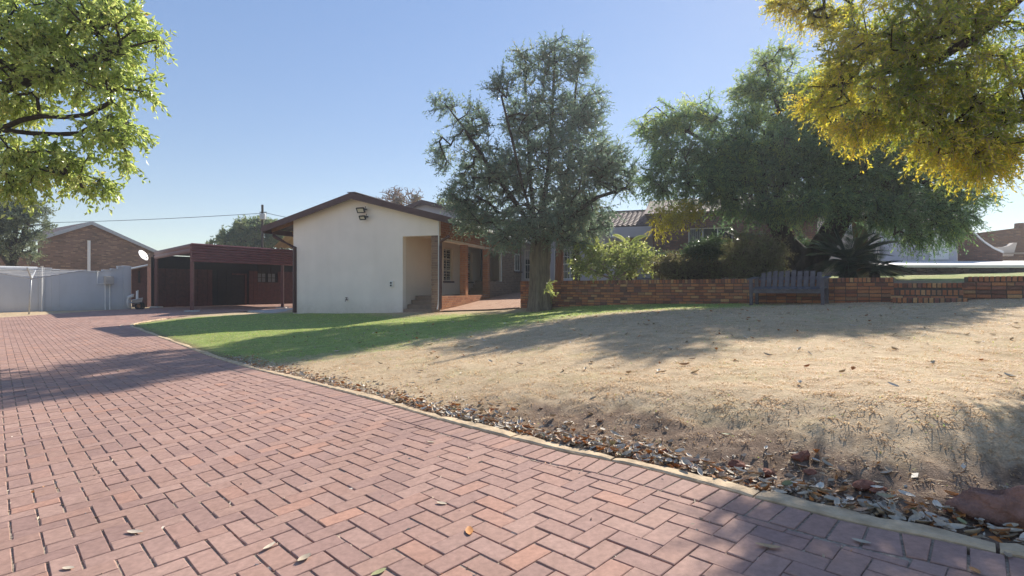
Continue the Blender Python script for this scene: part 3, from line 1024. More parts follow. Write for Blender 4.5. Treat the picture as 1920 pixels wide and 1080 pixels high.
# porch beam and brick spandrel
mb = MB(); mb.fbox(HF, .0, .25, .23, 9.5, 1.71, 1.79)
mb.build('porch_beam', MT['plaster_warm'], house)
mb = MB(); mb.fbox(HF, .02, .23, .23, 9.5, 1.79, 2.42)
sp = mb.build('spandrel_core', MT['porch_mortar'], house)
mb = brick_face(MB(), HO + A_ * .02 + B_ * .23, B_, -A_, 9.2, 1.79, 2.42, seed=5)
tag(mb.build('spandrel_brick', MT['porch_brick'], house), kind='stuff')
# piers
for (t0, w, zt, zb) in ((.0, .276, 1.855, -1.2), (2.44, .27, 1.71, -.9), (4.9, .27, 1.71, -.8)):
    mb = MB(); mb.fbox(HF, .012, w - .012, t0 + .012, t0 + .26, zb, zt)
    pier = mb.build('pier', MT['porch_mortar'], house)
    mb = brick_face(MB(), HO + A_ * (w - .012) + B_ * (t0 + .012), -A_, -B_, w - .024, zb, zt, bl=.252, seed=int(t0 * 7) + 2)
    brick_face(mb, HO + A_ * .012 + B_ * (t0 + .012), B_, -A_, .248, zb, zt, bl=.248, seed=int(t0 * 9) + 3)
    tag(mb.build('pier_brick', MT['tan_brick'] if t0 == 0 else MT['porch_brick'], pier), kind='stuff')
# porch plinth, parapet, end wall of brick
mb = MB(); mb.fbox(HF, .012, .23, .27, 5.1, -1.2, -.29)
mb.fbox(HF, .012, .23, 5.16, 9.9, -1.1, .30)
mb.fbox(HF, .012, .23, 6.9, 9.9, .30, 2.3)
mb.fbox(HF, .24, 3.0, 9.55, 9.75, -1, 2.3)
core = mb.build('brick_core', MT['porch_mortar'], house)
mb = brick_face(MB(), HO + A_ * .012 + B_ * .27, B_, -A_, 4.85, -1.14, -.29, seed=11)
tag(mb.build('plinth_brick', MT['porch_brick'], core), kind='stuff')
mb = brick_face(MB(), HO + A_ * .012 + B_ * 5.16, B_, -A_, 4.75, -1.06, 2.3, seed=12,
                skip=lambda s_, z: (z > .30 and s_ < 1.74) or (3.45 < s_ < 4.25 and .85 < z < 1.75))
tag(mb.build('end_wall_brick', MT['tan_brick'], core), kind='stuff')
EF = frame(HO + A_ * .012 + B_ * 5.16, B_, A_)
window(house, EF, 3.46, 4.24, .86, 1.74, -.02, 2, 1, 0, 'white', 'fascia')
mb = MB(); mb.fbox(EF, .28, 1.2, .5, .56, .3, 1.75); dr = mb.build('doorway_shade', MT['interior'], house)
mb = MB(); mb.fbox(EF, 1.55, 1.65, .02, .12, .302, 1.72); mb.build('door_frame', MT['white'], house)
# downpipes
mb = MB(); mb.tube([P(514, 436, 21.15), P(514, 443, 21.15), P(552.5, 464.5, 20.72), P(552.5, 586, 20.72)], [.082] * 4, 4)
mb.build('downpipe', MT['fascia'], house)
mb = MB(); mb.tube([P(842, 443, 18.4), P(827, 453, 18.55), P(826, 462, 18.55), P(825.6, 578, 18.55), P(823, 583, 18.5)], [.055] * 5, 4)
mb.build('downpipe', MT['fascia'], house)
mb = MB(); mb.tube([P(822.6, 413, 18.66), P(822.4, 560, 18.66), P(821.5, 572, 18.66), P(819.8, 580, 18.62)], .022, 8)
mb.build('overflow_pipe', MT['white'], house)


# wall fittings: things fixed to the gable
def floodlight(px, py, w, h, label):
    y = 19.9 - (px - 670) * .0065 - .12
    c = P(px, py, y - .15)
    e = empty('floodlight', c, label, 'floodlight', 'floodlights under the gable')
    ax = np.append(A_, 0); nb = -np.append(B_, 0); up = np.array((0, 0, 1.0))
    nb2 = nb * .86 - up * .5; up2 = up * .86 + nb * .5
    mb = MB()
    def pt(i, j, k): return c - ax * i + up2 * j + nb2 * k
    for (i0, i1, j0, j1) in ((-w, w, -h, -h + .03), (-w, w, h - .03, h), (-w, -w + .03, -h + .03, h - .03), (w - .03, w, -h + .03, h - .03)):
        mb.hexa([pt(i0, j0, 0), pt(i1, j0, 0), pt(i1, j1, 0), pt(i0, j1, 0)], [pt(i0, j0, .06), pt(i1, j0, .06), pt(i1, j1, .06), pt(i0, j1, .06)])
    mb.build('rim', MT['black'], e)
    mb = MB(); mb.hexa([pt(-w + .03, -h + .03, 0), pt(w - .03, -h + .03, 0), pt(w - .03, h - .03, 0), pt(-w + .03, h - .03, 0)], [pt(-w + .03, -h + .03, .045), pt(w - .03, -h + .03, .045), pt(w - .03, h - .03, .045), pt(-w + .03, h - .03, .045)])
    mb.build('lens', MT['cream_frame'], e)
    mb = MB(); mb.bar(c - ax * w * .8, c - ax * w * .8 - nb * .16 + up * .04, .05, .05); mb.bar(c - ax * w, c - ax * w * 1.2 + up * .12, .02)
    mb.build('bracket', MT['black'], e)
floodlight(677, 393.5, .16, .10, 'larger upper floodlight with black rim under the gable peak')
floodlight(680.5, 407.5, .125, .08, 'smaller lower floodlight with black rim on the cream gable')
c = HF(1.85, -.004, P(740, 533, 19.3)[2])
e = empty('socket_box', c, 'white double outdoor socket box on the cream gable wall', 'socket')
mb = MB(); mb.fbox(HF, 1.79, 1.91, -.06, 0, .03, .25); mb.build('housing', MT['white'], e, bevel=.008)
for z in (.06, .155):
    mb = MB(); mb.fbox(HF, 1.825, 1.895, -.066, -.055, z, z + .065); mb.build('socket', MT['black'], e)
c = HF(3.75, 0, -.45)
e = empty('garden_tap', c, 'small brown garden tap low on the cream gable wall', 'tap')
mb = MB(); mb.tube([HF(3.75, 0, -.44), HF(3.75, -.12, -.44), HF(3.75, -.14, -.50)], .018, 8); mb.build('spout', MT['fascia'], e)
mb = MB(); mb.tube([HF(3.75, -.07, -.44), HF(3.75, -.07, -.36)], .012, 8); mb.bar(HF(3.70, -.07, -.36), HF(3.80, -.07, -.36), .02); mb.build('handle', MT['fascia'], e)

# apron slab at the left foot of the house, path at the right
mb = MB()
a, b, c2, d = P(404 + 58, 584.2, 24.2), P(547, 588.2, 21.0), P(547, 575.5, 30), P(470, 582, 26)
poly = [(-12.05, 24.3), (-8.75, 20.75), (-8.2, 20.9), (-5.4, 29.6), (-10.8, 30.2)]
mb.prism([(x, y, -1.16) for x, y in poly], (0, 0, .125))
tag(mb.build('apron_slab', MT['concrete'], None, bevel=.01), kind='structure')
pp = []; nrow = 46
left = [HF(-.03, t, 0) for t in np.linspace(-.1, 9.6, nrow)]
right = [np.array((.27, 18.9, 0)) + (np.array((1.1, 27.5, 0)) - np.array((.27, 18.9, 0))) * k / (nrow - 1) for k in range(nrow)]
V = []; Fq = []
nc = 14
for i in range(nrow):
    for j in range(nc):
        p = left[i] + (right[i] - left[i]) * j / (nc - 1)
        V.append((p[0], p[1], Gp(p[0], p[1]) + .035))
for i in range(nrow - 1):
    for j in range(nc - 1):
        o = i * nc + j
        Fq.append((o, o + 1, o + nc + 1, o + nc))
path = np_mesh('path', np.array(V), np.array(Fq), MT['porch_mortar'])
tag(path, kind='structure')
mb = MB()
for i in range(nrow - 1):
    for j in range(nc - 1):
        q = [np.array(V[i * nc + j]), np.array(V[i * nc + j + 1]), np.array(V[(i + 1) * nc + j + 1]), np.array(V[(i + 1) * nc + j])]
        m_ = sum(q) / 4
        mb.tint = random.random() + 1e-4
        r4 = [m_ + (p - m_) * .95 + np.array((0, 0, .006)) for p in q]
        mb.hexa(r4, [p + np.array((0, 0, .012)) for p in r4])
PT = [(0, (.50, .30, .20)), (.5, (.56, .36, .25)), (1, (.46, .27, .19))]
MT['path_paver'] = M_piece('salmon_path_paver', PT, .9, .25, 20, 120, .3, .003)
tag(mb.build('paver_field', MT['path_paver'], path), kind='stuff')

# ------------------------------------------------------------------ main house behind
# second gable over the front roof
G2 = np.array((-4.93, 30.0))
g2 = frame(G2, A_, B_)
main = empty('main_house', (2, 29, -.2), 'long main house behind the garden, plaster and brick with tiled roof', 'house')
mb = MB()
pts = [(-7, 1.5), (4, 1.5), (4, 4.82 - .268 * 4), (0, 4.82), (-7, 4.82 - .268 * 7)]
mb.prism([g2(s_, 0, z) for s_, z in pts], np.append(B_ * .22, 0))
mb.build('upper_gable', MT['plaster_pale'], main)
for s_e in (-7.6, 4.5):
    mb = MB(); top = [(0, 4.92), (s_e, 4.92 - .268 * abs(s_e))]
    mb.prism([g2(s_, -.3, z) for s_, z in top] + [g2(s_, -.3, z - .24) for s_, z in top[::-1]], np.append(B_ * .04, 0))
    mb.build('rake_board', MT['fascia'], main)
    mb = MB()
    a_ = [g2(0, -.25, 4.9), g2(s_e, -.25, 4.9 - .268 * abs(s_e)), g2(s_e, 5, 4.9 - .268 * abs(s_e)), g2(0, 5, 4.9)]
    mb.hexa([p - np.array((0, 0, .05)) for p in a_], a_)
    mb.build('roof_sheet', MT['roof'], main)
# garden front: E runs to the right and towards the camera
EU = np.array((.948, -.317)); EV = np.array((.317, .948))
EO = np.array((.5, 28.1))
ef = frame(EO, EU, EV)
mb = MB()
def wall_open(a0, a1, z0, z1, t0, t1, opens):
    """wall with rectangular openings cut out"""
    xs = sorted(set([a0, a1] + [o[0] for o in opens] + [o[1] for o in opens]))
    for xa, xb in zip(xs, xs[1:]):
        zz = [(o[2], o[3]) for o in opens if o[0] <= xa + 1e-6 and o[1] >= xb - 1e-6]
        z = z0
        for (oa, ob) in sorted(zz):
            if oa > z + 1e-6: mb.fbox(ef, xa, xb, t0, t1, z, oa)
            z = ob
        if z < z1: mb.fbox(ef, xa, xb, t0, t1, z, z1)
OP1 = [(.15, 1.35, .45, 2.0), (1.75, 3.0, .45, 2.0), (4.3, 5.9, 1.5, 2.15)]
wall_open(0, 6.75, -.3, 2.95, 0, .22, OP1)
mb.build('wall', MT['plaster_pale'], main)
for o in OP1[:2]:
    window(main, ef, *o, .1, 3, 2, 7, 'white')
window(main, ef, *OP1[2], .1, 3, 1, 0, 'cream_frame', 'fascia')
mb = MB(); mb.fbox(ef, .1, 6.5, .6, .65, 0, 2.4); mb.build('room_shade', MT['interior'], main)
mb = MB(); mb.fbox(ef, 4.9, 5.5, -.05, -.002, .3, 2.3); tag(mb.build('brick_panel', MT['porch_mortar'], main))
mb = MB(); mb.fbox(ef, 5.5, 5.95, -.12, -.002, .2, 2.45)
tag(brick_face(MB(), EO + EU * 5.5 - EV * .12, EU, -EV, .45, .2, 2.45, seed=21).build('panel_brick', MT['porch_brick'], mb.build('brick_column', MT['porch_mortar'], main)), kind='stuff')
mb = MB(); mb.fbox(ef, 4.75, 6.7, -.9, -.8, 2.42, 2.92); mb.build('awning_panel', MT['plaster_pale'], main)
mb = MB(); mb.fbox(ef, 4.75, 6.7, -.8, -.004, 2.86, 2.92); mb.build('awning_roof', MT['roof'], main)
# brick wing with white window
MT['far_brick'] = M_brickwall('far_brick', [(0, (.12, .06, .05)), (.4, (.19, .085, .06)), (.7, (.15, .07, .055)), (1, (.25, .115, .075))], (.10, .075, .065))
mb = MB()
OP2 = [(8.35, 10.25, 1.55, 2.75)]
wall_open(6.78, 13.6, -.3, 3.45, -1.0, -.78, OP2)
mb.build('brick_wing', MT['far_brick'], main)
mb = MB(); mb.fbox(ef, 6.76, 6.98, -.778, .3, -.3, 3.4); mb.build('brick_return', MT['far_brick'], main)
window(main, ef, *OP2[0], -.88, 3, 1, 0, 'white')
mb = MB()
for k in range(7):
    x = 8.42 + k * .085
    mb.fbox(ef, x, x + .012, -.96, -.945, 1.75, 2.72)
mb.build('burglar_bars', MT['white'], main)
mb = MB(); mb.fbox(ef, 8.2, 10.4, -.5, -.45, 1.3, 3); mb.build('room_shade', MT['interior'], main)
# cream section with barred windows, pale wall to the deck (stands further back)
mb = MB()
OP3 = [(16.0, 17.0, 2.85, 3.85), (17.35, 17.75, 2.85, 3.85)]
wall_open(13.62, 21.3, -.3, 4.5, 6.0, 6.2, OP3)
mb.fbox(ef, 13.4, 13.6, -.75, 6.1, -.3, 4.4)
mb.build('wall', MT['plaster_warm'], main)
window(main, ef, *OP3[0], 6.08, 3, 1, 13, 'white'); window(main, ef, *OP3[1], 6.08, 1, 1, 5, 'white')
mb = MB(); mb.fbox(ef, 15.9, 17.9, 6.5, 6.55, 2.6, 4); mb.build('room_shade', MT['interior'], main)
mb = MB(); mb.fbox(ef, 17.9, 21.2, 5.86, 5.996, .6, 3.0); mb.build('low_wall', MT['plaster_pale'], main)
mb = MB(); mb.fbox(ef, 20.05, 20.85, 5.8, 5.857, 1.45, 2.75); mb.build('door', MT['white'], main)
# roofs over the garden front
def tiles(name, s0, s1, te, ze, tr, zr, mat, dw=.24, dl=.32):
    """roll-tile roof plane from eave (te, ze) up to ridge (tr, zr)"""
    n_ = int((s1 - s0) / dw) * 4; L = math.hypot(tr - te, zr - ze); m_ = int(L / dl)
    V = []; Fq = []
    for r in range(m_):
        for e_ in (0, 1):
            f_ = (r + e_) / m_
            for i in range(n_ + 1):
                ph = i % 4
                h = (.0, .035, .05, .03)[ph] + (.03 if e_ == 0 else -.005)
                V.append(ef(s0 + (s1 - s0) * i / n_, te + (tr - te) * f_, ze + (zr - ze) * f_ + h))
    w_ = n_ + 1
    for r in range(m_):
        o = r * 2 * w_
        for i in range(n_): Fq.append((o + i, o + i + 1, o + w_ + i + 1, o + w_ + i))
        if r:
            p = o - w_
            for i in range(n_): Fq.append((p + i, p + i + 1, o + i + 1, o + i))
    return np_mesh(name, np.array(V), np.array(Fq), mat, main)
MT['tile'] = M_simple('grey_brown_roof_tile', (.20, .135, .115), .8, .35, 5, .3, .006, 40)
tiles('roof_tiles', .3, 7.2, -.6, 2.98, 2.9, 4.15, MT['tile'])
mb = MB(); mb.fbox(ef, .3, 7.2, -.62, -.58, 2.82, 2.99); mb.build('eave_fascia', MT['fascia'], main)
mb = MB(); mb.bar(ef(.2, 2.92, 4.2), ef(7.2, 2.92, 4.2), .2, .08); mb.build('ridge_cap', MT['tile'], main)
mb = MB(); mb.prism([ef(.3, -.55, 2.94), ef(.3, 2.9, 4.1), ef(.3, 6, 2.94)], np.append(EU * 6.9, 0)); mb.build('roof_core', MT['roof'], main)
mb = MB()
for (s0, s1, t_) in ((6.4, 14.0, -1.4), (13.3, 21.5, 5.5)):
    mb.prism([ef(s0, t_, 3.44 + (s0 > 10) * 1.05), ef(s0, t_ + 3.6, 4.6 + (s0 > 10) * .9), ef(s0, t_ + 7, 3.44 + (s0 > 10) * 1.05)], np.append(EU * (s1 - s0), 0))
mb.build('roof', MT['tile'], main)

# ------------------------------------------------------------------ brick retaining wall with steps
WU = np.array((.766, -.643)); WN = np.array((-.643, -.766)); W0 = np.array((.3, 19.05))
wf = frame(W0, WU, -WN)                               # a along the wall, b backwards
WTOP = .245; S_A, S_B, WL = 10.87, 12.09, 15.0
wall = empty('retaining_wall', (*(W0 + WU * 6), -.5), 'long low red-brown brick garden wall with upright coping bricks', 'wall')
cr = .0835; rl = .085
mb = MB()
mb.fbox(wf, .012, S_A, .020, .21, -1.2, WTOP - .014)
mb.fbox(wf, S_A, S_B, .020, .21, -1.2, WTOP - .142)
mb.fbox(wf, S_B, WL, .020, .21, -1.2, WTOP - .014)
mb.build('wall_core', MT['mortar'], wall)
WZ = WTOP - .118                                      # top of the stretcher courses, below the rowlock


def cbox_mesh(name, l, h, d, c=.006):
    V = []
    for y, e_ in ((d, 0), (c, 0), (0, c)):
        V += [(e_, y, e_), (l - e_, y, e_), (l - e_, y, h - e_), (e_, y, h - e_)]
    Fs = [(8, 9, 10, 11)]
    for r in range(2):
        for i in range(4):
            j = (i + 1) % 4
            Fs.append((r * 4 + i, r * 4 + j, r * 4 + 4 + j, r * 4 + 4 + i))
    me = bpy.data.meshes.new(name); me.from_pydata(V, [], Fs)
    me.materials.append(MT['brick'])
    return me


ME_ST = cbox_mesh('stretcher_brick', .219, .067, .10, .007); ME_HD = cbox_mesh('header_brick', .103, .067, .2, .007); ME_RL = cbox_mesh('coping_brick', .066, .106, .222, .008)
rowl = []                                             # (mesh, length, s, z, setback)
rr = random.Random(5)
for k in range(13):
    z = WZ - cr * (k + 1) + .004
    s_ = -.117 * (k % 2)
    while s_ < WL - .1:
        ln = .222
        if rr.random() < .07: ln = .106
        a0 = s_
        if a0 < 0: a0, ln = 0.0, .106
        mid = a0 + ln / 2
        zg = Gp(*(W0 + WU * mid + WN * .15))
        cut = S_A - .02 < mid < S_B + .02 and z + .073 > WTOP - .13 - .118
        if z > zg - .12 and not cut:
            rowl.append((ME_ST if ln > .2 else ME_HD, ln, a0, z, 0.))
        s_ = a0 + ln + .012
s_ = 0.0
while s_ < WL - .08:
    low = S_A - .04 < s_ < S_B
    rowl.append((ME_RL, .066, s_, WTOP - .11 - (.13 if low else 0), -.006))
    s_ += rl
rowl.sort(key=lambda r: np.linalg.norm(W0 + WU * r[2]) + (100 if (W0 + WU * r[2])[0] > .985 * (W0 + WU * r[2])[1] else 0))
ang = math.atan2(WU[1], WU[0])
stuff = MB()


def brick_M(s_, z, sb, jit=True):
    p = W0 + WU * s_ - WN * (sb + (rr.random() - .5) * .006)
    return Matrix.Translation((p[0], p[1], z + CZ)) @ Euler(((rr.random() - .5) * .02, (rr.random() - .5) * .02, ang + (rr.random() - .5) * .02)).to_matrix().to_4x4()


for i, (me, ln, s_, z, sb) in enumerate(rowl):
    M_ = brick_M(s_, z, sb)
    if i < 290:
        o = bpy.data.objects.new('brick' if me is not ME_RL else 'coping_brick', me)
        COL.objects.link(o); o.parent = wall; o.matrix_parent_inverse = Matrix.Translation(-Vector(wall.location)); o.matrix_basis = M_
    else:
        stuff.tint = rr.random() + 1e-4
        stuff.add([tuple(np.array(M_ @ v.co) - np.array((0, 0, CZ))) for v in me.vertices], [tuple(p.vertices) for p in me.polygons])
# return along the path at the left end
rb = brick_face(MB(), W0 + WU * .012, -WN, -WU, 5.2, -1.1, WTOP, seed=31, proud=.01)
stuff.v += rb.v; n0 = len(stuff.v) - len(rb.v); stuff.t += rb.t; stuff.f += [tuple(i + n0 for i in f) for f in rb.f]
tag(stuff.build('far_brick', MT['brick'], wall), kind='stuff')
mb = MB(); mb.fbox(wf, .013, .2, .215, 5.2, -1.2, WTOP - .004); mb.build('return_core', MT['mortar'], wall)

# steps in front of the gap
steps = empty('brick_steps', (*(W0 + WU * 11.4 + WN * .3), -.4), 'two low brick steps in front of the gap in the garden wall', 'steps')
for k, (s0, s1, b0, b1, zt) in enumerate(((10.84, 12.08, .0, .30, -.04), (10.9, 12.16, .30, .62, -.205))):
    mb = MB(); mb.fbox(wf, s0 + .01, s1 - .01, -b1 + .012, -b0 - .002, -.75, zt - .006)
    core_s = mb.build('step_core', MT['mortar'], steps)
    s_ = s0
    while s_ < s1 - .07:
        p = W0 + WU * s_ + WN * b1
        o = bpy.data.objects.new('step_brick', ME_RL); COL.objects.link(o); o.parent = steps
        o.matrix_parent_inverse = Matrix.Translation(-Vector(steps.location))
        o.matrix_basis = Matrix.Translation((p[0], p[1], zt - .11 + CZ)) @ Euler((0, 0, ang + (rr.random() - .5) * .02)).to_matrix().to_4x4()
        s_ += .09
    for z in (zt - .20, zt - .285, zt - .37):
        s_ = s0
        while s_ < s1 - .2:
            p = W0 + WU * s_ + WN * (b1 - .003)
            o = bpy.data.objects.new('step_brick', ME_ST); COL.objects.link(o); o.parent = steps
            o.matrix_parent_inverse = Matrix.Translation(-Vector(steps.location))
            o.matrix_basis = Matrix.Translation((p[0], p[1], z + CZ)) @ Euler((0, 0, ang)).to_matrix().to_4x4()
            s_ += .234

# ------------------------------------------------------------------ terrace behind the wall, deck, curved wall
V = []; Fq = []
sa = np.linspace(.2, 20, 67); tb = np.linspace(.15, 13, 60)
for t in tb:
    for s_ in sa:
        p = wf(s_, t, 0)
        z = WTOP - .13 + .036 * t + .02 * math.sin(p[0] * 3.1 + p[1] * 1.7) - (.11 * max(0, 1 - t / 1.2) if S_A - .1 < s_ < S_B + .1 else 0)
        V.append((p[0], p[1], z))
for i in range(len(tb) - 1):
    for j in range(len(sa) - 1):
        o = i * len(sa) + j; Fq.append((o, o + 1, o + len(sa) + 1, o + len(sa)))
Vn = np.array(V)
gmask = np.clip((Vn[:, 0] - 9) / 2, 0, .8)
terrace = np_mesh('terrace', Vn, np.array(Fq), MT['ground'], attrs={'green': gmask, 'dirt': np.clip(.9 - gmask, .1, .9)}, smooth=True)
tag(terrace, kind='structure')
deckY = 19.6
mb = MB()
zf, zb_ = .845, 1.45
pl = [(13.2, deckY, zf), (30, deckY, zf), (30, 28.4, zb_), (13.2, 28.4, zb_)]
mb.prism(pl, (0, 0, -.09))
tag(mb.build('deck', MT['deck'], None), kind='structure')
dw = empty('deck_wall', (17, deckY, .4), 'low dark stained brick wall under the edge of the white deck', 'wall')
mb = MB(); mb.box(13.2, 30, deckY + .05, deckY + .25, .1, zf - .092)
dcore = mb.build('wall_core', MT['mortar'], dw)
MT['dark_brick'] = M_piece('dark_stained_brick', [(0, (.035, .026, .022)), (.5, (.06, .036, .028)), (.85, (.09, .05, .035)), (1, (.05, .035, .03))], .9, .3, 25, 100, .5, .005)
tag(brick_face(MB(), (13.2, deckY + .05), (1, 0), (0, -1), 10, .2, zf - .095, seed=41).build('wall_brick', MT['dark_brick'], dw), kind='stuff')
# curved brick wall with white coping
cw = empty('curved_wall', P(1850, 486, 27.4), 'swooping brick wall with thick white coping beside the deck', 'wall')
cy = 27.2
prof = [(1795, 405), (1812, 424), (1828, 441), (1845, 456), (1862, 467), (1880, 475)]
pts = [P(x, y, cy) for x, y in prof]
mb = MB(); mb.prism(pts + [P(1880, 500, cy), P(1795, 500, cy)], (0, .3, 0)); mb.build('brick_body', MT['far_brick'], cw)
mb = MB()
for a_, b_ in zip(pts, pts[1:]):
    up = np.array((0, 0, .10))
    mb.hexa([a_ + (0, -.06, .003), b_ + (0, -.06, .003), b_ + (0, .5, .003), a_ + (0, .5, .003)], [a_ + (0, -.06, .103), b_ + (0, -.06, .103), b_ + (0, .5, .103), a_ + (0, .5, .103)])
mb.build('coping', MT['white'], cw)
bw = empty('brick_boundary', P(1900, 480, 31), 'tall sunlit brick wall rising behind the white coping', 'wall')
MT['far_brick_tan'] = M_brickwall('far_tan_brick', [(0, (.15, .085, .055)), (.4, (.23, .12, .07)), (.7, (.19, .10, .07)), (1, (.32, .18, .09))], (.16, .12, .09))
mb = MB(); mb.prism([P(1800, 500, 31.5), P(2080, 500, 31.5), P(2080, 414, 31.5), P(1911, 418, 31.5), P(1910, 427, 31.5), P(1800, 441, 31.5)], (0, .3, 0)); mb.build('brick_body', MT['far_brick_tan'], bw)
mb = MB(); mb.prism([P(1840, 476, 29.5), P(1990, 476, 29.5), P(1990, 470.5, 29.5), P(1882, 474, 29.5)], (0, .2, 0)); mb.build('brick_plinth', MT['porch_mortar'], bw)
cs = empty('plaster_parapet', P(1890, 478, 29.9), 'small cream plaster parapet with a curved top before the brick wall', 'parapet')
mb = MB(); mb.prism([P(1868, 480, 30), P(1900, 480, 30), P(1907, 455, 30), P(1901, 455, 30), P(1892, 461, 30), P(1882, 463, 30), P(1870, 463, 30), P(1871, 467, 30)], (0, .25, 0)); mb.build('body', MT['plaster_warm'], cs)

# ------------------------------------------------------------------ bench
bn = empty('garden_bench', (*(W0 + WU * 8.75 + WN * .45), -.41), 'weathered grey timber slat bench against the low brick wall', 'bench')
bc = W0 + WU * 8.80 + WN * .12                        # middle of the back foot line
bz = -.425
tilt = math.radians(6)


def bp(s_, f_, h):
    """bench space: s along, f forward, h up; leans forward with the ground"""
    f2 = f_ * math.cos(tilt) + h * math.sin(tilt) * .6; h2 = h * math.cos(tilt) - f_ * math.sin(tilt)
    p = bc + WU * s_ + WN * f2
    return np.array((p[0], p[1], bz + h2 + .03))


def bbox(mb, s0, s1, f0, f1, h0, h1):
    return mb.hexa([bp(s0, f0, h0), bp(s1, f0, h0), bp(s1, f1, h0), bp(s0, f1, h0)], [bp(s0, f0, h1), bp(s1, f0, h1), bp(s1, f1, h1), bp(s0, f1, h1)])


hw = .82
for k in range(10):
    w_ = (2 * hw - .24) / 10; s0 = -hw + .12 + k * w_
    top = .77 + .045 * math.sin((k + .5) / 10 * math.pi) + .01 * (k % 3)
    mb = MB()
    mb.hexa([bp(s0 + .01, .06, .43), bp(s0 + w_ - .026, .06, .43), bp(s0 + w_ - .026, .085, .43), bp(s0 + .01, .085, .43)],
            [bp(s0 + .01, -.06, top), bp(s0 + w_ - .026, -.06, top + .006), bp(s0 + w_ - .026, -.035, top + .006), bp(s0 + .01, -.035, top)])
    mb.build('back_slat', MT['timber_grey'], bn, bevel=.003)
for k in range(11):
    w_ = (2 * hw - .02) / 11; s0 = -hw + .01 + k * w_
    mb = bbox(MB(), s0 + .008, s0 + w_ - .012, .10, .60, .415, .44)
    mb.build('seat_slat', MT['timber_grey'], bn, bevel=.003)
for (s0, s1) in ((-hw - .06, -hw + .08), (hw - .08, hw + .06)):
    mb = bbox(MB(), s0, s1, .0, .60, .665, .69); mb.build('armrest', MT['timber_grey'], bn, bevel=.004)
for s0 in (-hw + .0, hw - .07):
    for f0 in (.03, .53):
        mb = bbox(MB(), s0, s0 + .07, f0, f0 + .07, .06 - .05 if f0 > .3 else -.05, .665); mb.build('leg', MT['timber_grey'], bn, bevel=.004)
for (f0, h0) in ((.54, .33), (.11, .33)):
    mb = bbox(MB(), -hw + .07, hw - .07, f0, f0 + .035, h0, h0 + .085); mb.build('seat_rail', MT['timber_grey'], bn)
mb = bbox(MB(), -hw + .07, hw - .07, -.03, 0.0, .60, .68); mb.build('back_rail', MT['timber_grey'], bn)

# ------------------------------------------------------------------ carport and shed
K0 = np.array((-15.1, 25.1)); KU = np.array((.55, .835)); KW = np.array((-.70, .714))
kf_ = frame(K0, KU, KW)                               # a along the front fascia, b backwards-left
car = empty('carport', (*K0, -1.13), 'open maroon metal carport with ribbed fascia beside the drive', 'carport')


def ribbed(o, u, length, z0, z1, nrm, ribs, dep=.022):
    """vertical sheet with horizontal ribs"""
    V = []; Fq = []
    rows = []
    for k in range(ribs):
        a0 = z0 + (z1 - z0) * k / ribs; h = (z1 - z0) / ribs
        rows += [(a0, 0), (a0 + h * .35, dep), (a0 + h * .75, dep), (a0 + h * .92, 0)]
    rows.append((z1, 0))
    for z, d in rows:
        for s_ in (0, length):
            p = np.array(o) + np.array(u) * s_ + np.array(nrm) * d
            V.append((p[0], p[1], z))
    nb = len(V)
    for z, d in rows:
        for s_ in (0, length):
            p = np.array(o) + np.array(u) * s_ - np.array(nrm) * .02
            V.append((p[0], p[1], z))
    n_ = len(rows)
    for i in range(n_ - 1):
        Fq += [(i * 2, i * 2 + 1, i * 2 + 3, i * 2 + 2), (nb + i * 2, nb + i * 2 + 2, nb + i * 2 + 3, nb + i * 2 + 1),
               (i * 2, i * 2 + 2, nb + i * 2 + 2, nb + i * 2), (i * 2 + 1, nb + i * 2 + 1, nb + i * 2 + 3, i * 2 + 3)]
    Fq += [(0, nb, nb + 1, 1), (n_ * 2 - 2, n_ * 2 - 1, nb + n_ * 2 - 1, nb + n_ * 2 - 2)]
    return MB().add(V, Fq)


zt, zb1 = 2.12, 1.24
ribbed(K0, KU, 9.5, zb1, zt, np.array((KU[1], -KU[0])), 7, .05).build('front_fascia', MT['maroon'], car)
ribbed(K0 + KW * .03, KW, 7.75, zt - .46, zt - .02, -KU, 2, .03).build('side_fascia', MT['maroon'], car)
mb = MB(); a_ = [kf_(.05, .05, zt - .10), kf_(9.4, .05, zt - .10), kf_(9.4, 7.8, zt - .16), kf_(.05, 7.8, zt - .16)]
mb.hexa([p - np.array((0, 0, .03)) for p in a_], a_); mb.build('roof_sheet', MT['roof'], car)
for s_ in (2.2, 4.6, 7.0):
    mb = MB(); mb.bar(kf_(s_, .05, zt - .22), kf_(s_, 7.7, zt - .28), .07, .12); mb.build('purlin', MT['rafter'], car)
mb = MB(); mb.bar(kf_(.1, .08, zb1 + .2), kf_(9.3, .08, zb1 + .2), .08, .18); mb.build('front_beam', MT['maroon_post'], car)
for (s_, t_) in ((.06, .06), (4.75, .06), (.06, 7.6)):
    p = kf_(s_, t_, 0); g_ = float(zd(p[0], p[1])) - .06
    mb = MB(); mb.bar((p[0], p[1], g_), (p[0], p[1], zt - .25), .13, .13); post = mb.build('post', MT['maroon_post'], car, bevel=.006)
    mb = MB(); mb.box(p[0] - .26, p[0] + .26, p[1] - .22, p[1] + .22, g_ - .05, g_ + .13); mb.build('footing', MT['concrete'], post, bevel=.03)

